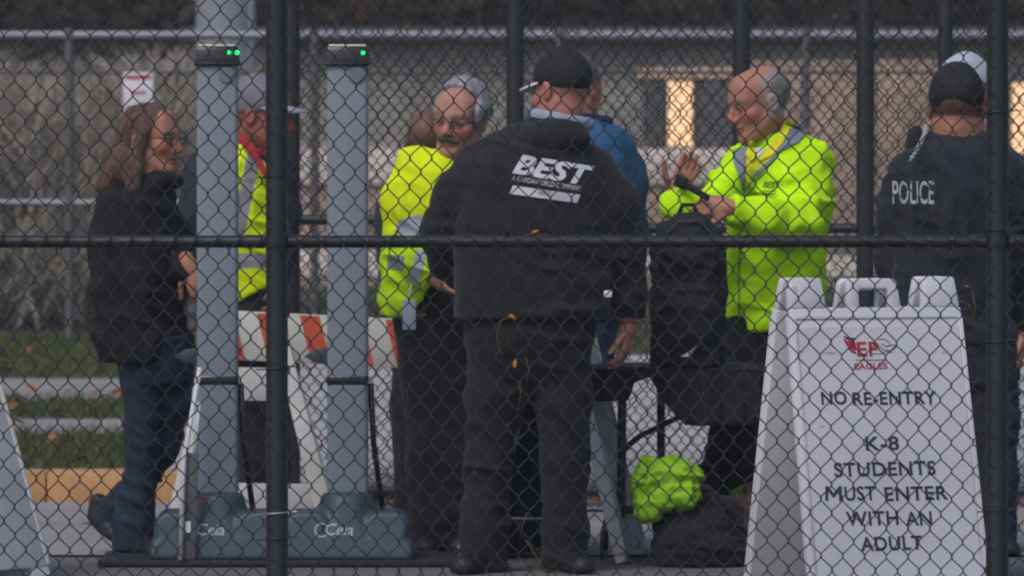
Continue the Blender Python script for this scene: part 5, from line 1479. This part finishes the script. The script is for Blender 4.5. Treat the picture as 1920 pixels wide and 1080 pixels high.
p.garment('jacket', mat('deep_black_fabric', (0.0085, 0.0100, 0.0108), 0.9, 0.25, 10, 0.25, 200), p.torso, [a1, a2], amp=0.013, prims=Prims(lambda F: [F.rc(p.pt(300 + 22 * math.sin(t), 330 + 8 * math.sin(t), -0.06 * math.cos(t)), p.pt(304 + 26 * math.sin(t + .3), 332 + 8 * math.sin(t + .3), -0.065 * math.cos(t + .3)), 0.018, 0.018, 0.012) for t in np.linspace(0, 6.1, 20)], p.pt(230, 300, -0.15), p.pt(350, 360, 0.15)))
p.garment('jeans', M_JEAN, [(p.pt(0, v)[2], p.pt(u, v)[0], 0.0, p.m(w_), 0.12) for v, u, w_ in ((630, 288, 74), (680, 290, 72), (720, 292, 62))], [l1, l2], amp=0.012, k=0.02)
p.shoe(p.pt(248, 1040, 0.03) * (1, 1, 0) + (0, 0, 0.03), np.array((p.pt(262, 0)[0] + 0.06, -0.10, 0.012)), 0.042, 0.06, name='boot')
p.shoe(p.pt(184, 984, 0.18), p.pt(214, 1012, 0.10), 0.040, 0.05, name='boot')
def f_h(F):
    h = p.hs
    F.ell(p.hp(0, 0.022, 0.041), np.array((0.083, 0.102, 0.086)) * h, p.R, 0)
    F.ell(p.hp(0, 0.040, -0.03), np.array((0.080, 0.072, 0.112)) * h, p.R, 0.03)
    F.cut(p.hp(0, -0.050, 0.070), p.R @ np.array((0, -1, -0.55)))
    for sx in (-1, 1): F.rc(p.hp(sx * 0.078, -0.012, 0.03), p.hp(sx * 0.088, 0.02, -0.10), 0.020 * h, 0.026 * h, 0.02)
    F.rc(p.pt(225, 300, -0.05), p.pt(205, 345, -0.07), 0.050, 0.036, 0.03)
    F.rc(p.pt(218, 320, -0.08), p.pt(186, 352, -0.07), 0.040, 0.018, 0.03)
    F.rc(p.pt(248, 320, -0.09), p.pt(250, 350, -0.11), 0.04, 0.03, 0.03)
    F.rc(p.pt(250, 250, 0.0), p.pt(228, 310, 0.02), 0.05, 0.055, 0.03)
p.hair(M_HAIRB, f_h, amp=0.004, f=(40, 40, 3), ext=0.26, strands=700, slen=0.07, down=0.95)
p.glasses(0.0018, 0.023, 0.015)
mb = MB()
bgq = p.pt(357, 572, -0.06)
def f_b(F): F.ell((0, 0, 0), (0.045, 0.05, 0.10), None, 0); F.ell((0.02, 0, 0.03), (0.04, 0.045, 0.06), None, 0.02)
sdf_thing('handbag', 'small pale grey bag held by the woman beside the scanner', 'bag', (p.x0 + bgq[0] + 0.01, p.Y0 + 0.02, bgq[2]), f_b, (-0.12, -0.12, -0.16), (0.12, 0.12, 0.16), 0.008, mat('pale_grey_leather', (0.20, 0.20, 0.21), 0.6, 0.15), 0.008)

# 7 --- smiling man in lime jacket
p = Person('smiling balding man in lime green jacket searching a bag', 25.75, 1440)
p.set_torso([(244, 1464, 30, 0.07, 0.03), (258, 1462, 48, 0.09, 0.02), (276, 1456, 76, 0.12, 0.0), (302, 1458, 92, 0.14, 0), (360, 1460, 92, 0.155, 0), (440, 1458, 92, 0.16, 0), (540, 1456, 92, 0.16, 0), (622, 1452, 88, 0.155, 0)], -38)
a1 = p.limb([(1398, 300, -0.06, 34), (1370, 345, -0.14, 33), (1330, 385, -0.22, 29), (1292, 390, -0.24, 25), (1268, 384, -0.23, 24), (1265, 368, -0.22, 22)])
a2 = p.limb([(1512, 305, -0.04, 44), (1518, 370, -0.10, 42), (1490, 420, -0.22, 38), (1430, 410, -0.32, 31), (1372, 390, -0.36, 24)])
l1 = p.limb([(1420, 610, 0, 56), (1395, 760, -0.02, 50), (1368, 880, -0.0, 46), (1350, 1000, 0, 42), (1350, 1020, 0, 42)])
l2 = p.limb([(1480, 610, 0.04, 56), (1460, 760, 0.04, 50), (1440, 880, 0.04, 44), (1440, 1000, 0.05, 40), (1440, 1020, 0.05, 40)])
p.arms = [a1, a2]; p.legs = [l1, l2]
p.set_head(1422, 194, -0.06, yaw=-66, pitch=14, roll=0, hs=1.13, nb=p.pt(1446, 272, 0.0))
hm = lambda x, y, z: ((y > -0.01) & (z > -0.05) & (z < 0.088 + 0.3 * y)) | ((y > 0.05) & (z > -0.05))
p.body((0.40, 0.175, 0.125), hands=(dict(w=a1[-1][0] + np.array((0.004, 0, -0.01)), d=np.array((0.36, 0.1, 0.92)), pn=np.array((0.25, -0.95, -0.1)), side=1, curl=0.14, sc=1.12, thumb=0.8),
                                    dict(w=a2[-1][0], d=np.array((-0.95, 0.1, 0.12)), pn=np.array((0.1, 0.85, -0.4)), side=-1, curl=0.85, sc=1.1)),
       hair_mask=hm, hair_col=(0.27, 0.24, 0.24))
def coll(V):
    C = np.tile(np.array((0.52, 0.90, 0.008)), (len(V), 1)); return C
o = p.garment('lime_jacket', M_VCLOTH, p.torso, [a1, a2], amp=0.019, colour=coll, h=0.007, cuts=[((0, 0, p.pt(0, 620)[2]), (0, 0, -1))])
G = p.last
M_POLO = mat('yellow_polo', (0.70, 0.68, 0.02), 0.8, 0.08, 9, 0.1, 160)
M_LINING = mat('grey_lining', (0.20, 0.22, 0.27), 0.8, 0.1, 12, 0.15, 200)
nV = len(G[0])
GB = (np.concatenate([G[0], p.bodyVQ[0]]), np.concatenate([G[1], p.bodyVQ[1] + nV]))
def patch(name, pts, material, off):
    c = p.pt(1430, 290, 0)
    V2 = np.array([((u - 1430) / p.s, -(v - 290) / p.s) for u, v in pts])
    oo = wrap_print(name, V2, [tuple(range(len(V2)))], c, (1, 0, 0), (0, 0, 1), (0, 1, 0), GB, material, o, off, 0.008)
    md = oo.modifiers.new('s', 'SOLIDIFY'); md.thickness = 0.003; md.offset = 0
    return oo
patch('polo_shirt', [(1400, 274), (1440, 282), (1446, 296), (1426, 313), (1414, 331), (1393, 356), (1393, 325), (1396, 296)], M_POLO, 0.003)
patch('undershirt', [(1412, 276), (1433, 277), (1426, 288), (1417, 296)], M_PAPER, 0.006)
patch('polo_collar', [(1474, 222), (1488, 228), (1466, 266), (1446, 290), (1418, 305), (1436, 278), (1456, 255)], M_POLO, 0.009)
patch('polo_collar', [(1404, 264), (1413, 266), (1417, 294), (1408, 304), (1395, 290)], M_POLO, 0.009)
patch('grey_lapel', [(1488, 230), (1516, 246), (1496, 266), (1476, 275), (1456, 286), (1441, 307), (1411, 336), (1392, 362), (1417, 319), (1447, 292), (1466, 269)], M_LINING, 0.008)
patch('grey_lapel', [(1372, 281), (1399, 274), (1395, 300), (1394, 331), (1392, 361), (1384, 337), (1373, 307)], M_LINING, 0.008)
zp = [(1386, 436), (1386, 460), (1385, 490), (1384, 520), (1384, 560), (1386, 606)]
V2 = np.array([((u - 2.2 - 1430) / p.s, -(v - 290) / p.s) for u, v in zp] + [((u + 2.2 - 1430) / p.s, -(v - 290) / p.s) for u, v in zp])
wrap_print('front_zip', V2, [(i, i + 1, 7 + i, 6 + i) for i in range(5)], p.pt(1430, 290, 0), (1, 0, 0), (0, 0, 1), (0, 1, 0), G, mat('lime_zip_tape', (0.22, 0.42, 0.02), 0.7, 0.1), o, 0.002)
M_DKG = mat('dark_green_print', (0.06, 0.13, 0.02), 0.7, 0.1)
def front_text(txt, u0, u1, v, cap_px, ang, shear, bold, material, name, parent):
    return back_text(txt, u0, u1, v, cap_px, ang, shear, bold, material, name, p, G, parent)
front_text('BEST', 1428, 1458, 346, 12, 2, 0.3, 0.0008, M_DKG, 'chest_print', o)
for (v, w_) in ((357, 26), (362, 22)):
    wrap_print('chest_print_line', np.array([(-w_ / 2, -1), (w_ / 2, -1), (w_ / 2, 1), (-w_ / 2, 1)]) / p.s, [(0, 1, 2, 3)], p.pt(1440, v, 0), (1, 0, 0), (0, 0, 1), (0, 1, 0), G, M_DKG, o, 0.0022)
p.garment('trousers', M_TROUS, [(p.pt(0, v)[2], p.pt(u, v)[0], 0.0, p.m(w_), 0.14) for v, u, w_ in ((580, 1452, 78), (640, 1448, 78), (700, 1440, 72))], [l1, l2], amp=0.015)
p.shoe(np.array((l1[-1][0][0], 0.05, 0.009)), np.array((l1[-1][0][0] - .16, -0.08, 0.009)), 0.05); p.shoe(np.array((l2[-1][0][0], 0.08, 0.009)), np.array((l2[-1][0][0] - .16, -0.04, 0.009)), 0.05)
def f_h(F):
    F.ell(p.hp(0, 0.027, 0.034), np.array((0.0785, 0.0935, 0.080)) * p.hs, p.R, 0)
    F.cut(p.hp(0, 0.000, 0.03), p.R @ np.array((0, -1, 0.28)))
    F.cut(p.hp(0, 0.06, 0.085), p.R @ np.array((0, -0.55, 1)))
    F.cut(p.hp(0, 0.10, -0.045), p.R @ np.array((0, 0.15, -1)))
p.hair(mat('short_grey_hair', (0.14, 0.13, 0.13), 0.8, 0.0, 16, 0.7, 160, col2=(0.30, 0.28, 0.28), stretch=(3, 3, 1)), f_h, amp=0.0015, strands=260, slen=0.010)
# black wallet / phone held between his hands
ha = p.pt(1276, 342, -0.30); hb_ = p.pt(1326, 370, -0.40)
wd = empty('black_pouch', (p.x0 + ha[0], p.Y0 + ha[1], ha[2]), 0, 'black pouch held in both hands by the smiling man', 'pouch')
d = Vector(hb_ - ha); L = d.length
Mx = d.to_track_quat('X', 'Z').to_matrix().to_4x4()
MB().box(-0.02, L + 0.01, -0.006, 0.006, -0.013, 0.013, Mx).build('pouch_body', M_SHOE, wd, bevel=0.006)
MB().box(-0.025, 0.03, -0.012, 0.012, -0.021, 0.026, Mx).build('pouch_flap', M_SHOE, wd, bevel=0.007)

# 8 --- police officer
p = Person('police officer from behind in dark uniform and black cap lettered POLICE', 24.1, 1790)
p.set_torso([(252, 1800, 56, 0.09, 0.02), (272, 1795, 84, 0.12, 0.01), (300, 1790, 106, 0.145, 0), (350, 1788, 118, 0.165, 0), (440, 1786, 114, 0.17, 0), (540, 1784, 110, 0.165, 0), (640, 1782, 112, 0.16, 0)], 8)
a1 = p.limb([(1702, 325, 0, 40), (1684, 400, 0.0, 38), (1676, 490, 0.05, 33), (1690, 560, 0.14, 29), (1720, 590, 0.2, 25)])
a2 = p.limb([(1885, 325, 0, 42), (1905, 400, 0.0, 39), (1910, 490, 0.05, 34), (1890, 570, 0.14, 29), (1870, 600, 0.2, 25)])
l1 = p.limb([(1730, 640, 0, 58), (1728, 800, 0, 52), (1726, 950, 0, 46), (1724, 1070, 0, 44)]); l2 = p.limb([(1836, 640, 0, 58), (1838, 800, 0, 52), (1840, 950, 0, 46), (1842, 1070, 0, 44)])
p.arms = [a1, a2]; p.legs = [l1, l2]
p.ground = 0.0
p.set_head(1794, 205, 0.02, yaw=172, pitch=8, hs=1.14, nb=p.pt(1797, 285, 0.02))
hm = lambda x, y, z: (y > 0.0) & (z > -0.03)
p.body(SKR, hands=(dict(w=a1[-1][0], d=np.array((0.6, 0.6, -0.3)), pn=np.array((0.3, 0.3, -0.8)), curl=0.5), dict(w=a2[-1][0], d=np.array((-0.6, 0.6, -0.3)), pn=np.array((-0.3, 0.3, -0.8)), curl=0.5)), hair_mask=hm, hair_col=(0.08, 0.05, 0.04))
o = p.garment('uniform_jacket', M_NAVYBLK, p.torso, [a1, a2], amp=0.015)
G = p.last
back_text('POLICE', 1671, 1746, 360, 44, 0, 0.0, 0.0012, mat('grey_reflective_print', (0.34, 0.36, 0.38), 0.6, 0.1), 'lettering', p, G, o)
p.garment('trousers', M_NAVYBLK, [(p.pt(0, 600)[2], 0.0, 0, 0.20, 0.14), (p.pt(0, 720)[2], 0, 0, 0.20, 0.14)], [l1, l2], amp=0.015)
p.shoe(np.array((l1[-1][0][0], 0.0, 0.001)), np.array((l1[-1][0][0] - .03, 0.2, 0.001))); p.shoe(np.array((l2[-1][0][0], 0.0, 0.001)), np.array((l2[-1][0][0] + .03, 0.2, 0.001)))
p.cap(M_CAP, None, lift=0.002)
pts = []
A = [p.pt(1737, 232, -0.02), p.pt(1734, 252, -0.09), p.pt(1722, 275, -0.15), p.pt(1706, 302, -0.185)]
for i in range(121):
    t = i / 120 * 3; j = min(int(t), 2); q = A[j] * (1 - (t - j)) + A[j + 1] * (t - j)
    pts.append(q + 0.009 * np.array((math.cos(i * 0.62), 0.5 * math.sin(i * 0.62), 0.35 * math.cos(i * 0.62))))
MB().tube(pts, 0.0026, 5).build('earpiece_cord', mat('clear_cord', (0.45, 0.45, 0.42), 0.4, 0.1), p.o, smooth=True)
q = p.pt(1716, 262, -0.02)
MB().tube([q + (0, 0, -0.075), q + (0, 0, -0.06), q + (0, 0, -0.01), q + (0.003, 0, 0.03), q + (0.006, 0, 0.05)], [0.020, 0.034, 0.036, 0.026, 0.010], 12).build('shoulder_microphone', M_BLKCLOTH, p.o, smooth=True)
q = p.pt(1727, 301, -0.16)
MB().tube([q, q + (0, -0.02, 0)], [0.013, 0.011], 12).build('microphone_clip', M_SHOE, p.o, smooth='auto')

# 9 --- person with pale cap facing the officer
p = Person('person in pale cap and navy jacket half hidden beyond the officer', 25.6, 1825)
p.set_torso([(262, 1825, 44, 0.085, 0), (282, 1825, 74, 0.11, 0), (310, 1828, 94, 0.13, 0), (380, 1830, 98, 0.14, 0), (480, 1830, 96, 0.145, 0), (600, 1830, 92, 0.14, 0)], 10)
a1 = p.limb([(1755, 325, 0, 36), (1748, 420, 0, 31), (1760, 510, -0.05, 26), (1775, 560, -0.1, 23)])
a2 = p.limb([(1898, 325, 0, 38), (1908, 420, 0, 33), (1912, 520, 0.0, 29), (1916, 620, -0.03, 24)])
l1 = p.limb([(1800, 600, 0, 50), (1800, 760, 0, 42), (1798, 900, 0, 38), (1796, 1015, 0, 36)]); l2 = p.limb([(1862, 600, 0, 50), (1868, 760, 0, 42), (1870, 900, 0, 38), (1872, 1015, 0, 36)])
p.arms = [a1, a2]; p.legs = [l1, l2]
p.set_head(1806, 180, 0, yaw=-25, pitch=2, hs=1.12, nb=p.pt(1818, 270, 0.02))
p.body(SKR, h=0.014, fine=0.0055, hands=(dict(w=a2[-1][0], d=np.array((0.0, -0.15, -1)), pn=np.array((-1, 0, 0)), curl=0.5, sc=1.05), dict(w=a1[-1][0], d=np.array((0.3, -0.4, -0.6)), pn=np.array((0.9, 0, 0)), curl=0.5)))
p.garment('navy_jacket', M_NAVYBLK, p.torso, [a1, a2], amp=0.012)
p.garment('jeans', M_JEAN, [(p.pt(0, 560)[2], p.pt(1830, 0)[0], 0, 0.165, 0.12), (p.pt(0, 680)[2], p.pt(1831, 0)[0], 0, 0.165, 0.12)], [l1, l2], amp=0.012)
p.shoe(np.array((l1[-1][0][0], 0.05, 0.009)), np.array((l1[-1][0][0] - .02, -0.15, 0.009))); p.shoe(np.array((l2[-1][0][0], 0.05, 0.009)), np.array((l2[-1][0][0] + .03, -0.15, 0.009)))
p.cap(M_WCAP, None, lift=0.004)

# ================================================================== thin morning haze
mh = bpy.data.materials.new('thin_haze'); mh.use_nodes = True
hn = mh.node_tree
for n_ in list(hn.nodes): hn.nodes.remove(n_)
ho = hn.nodes.new('ShaderNodeOutputMaterial'); hv = hn.nodes.new('ShaderNodeVolumePrincipled')
hv.inputs['Color'].default_value = (0.88, 0.95, 0.97, 1); hv.inputs['Density'].default_value = 0.0008; hv.inputs['Anisotropy'].default_value = 0.0
hn.links.new(hv.outputs[0], ho.inputs['Volume'])
hz = MB().box(-420, 420, -70, 920, -1.2, 31).build('haze', mh)
setp(hz, 'thin pale haze filling the air', 'haze', kind='stuff')
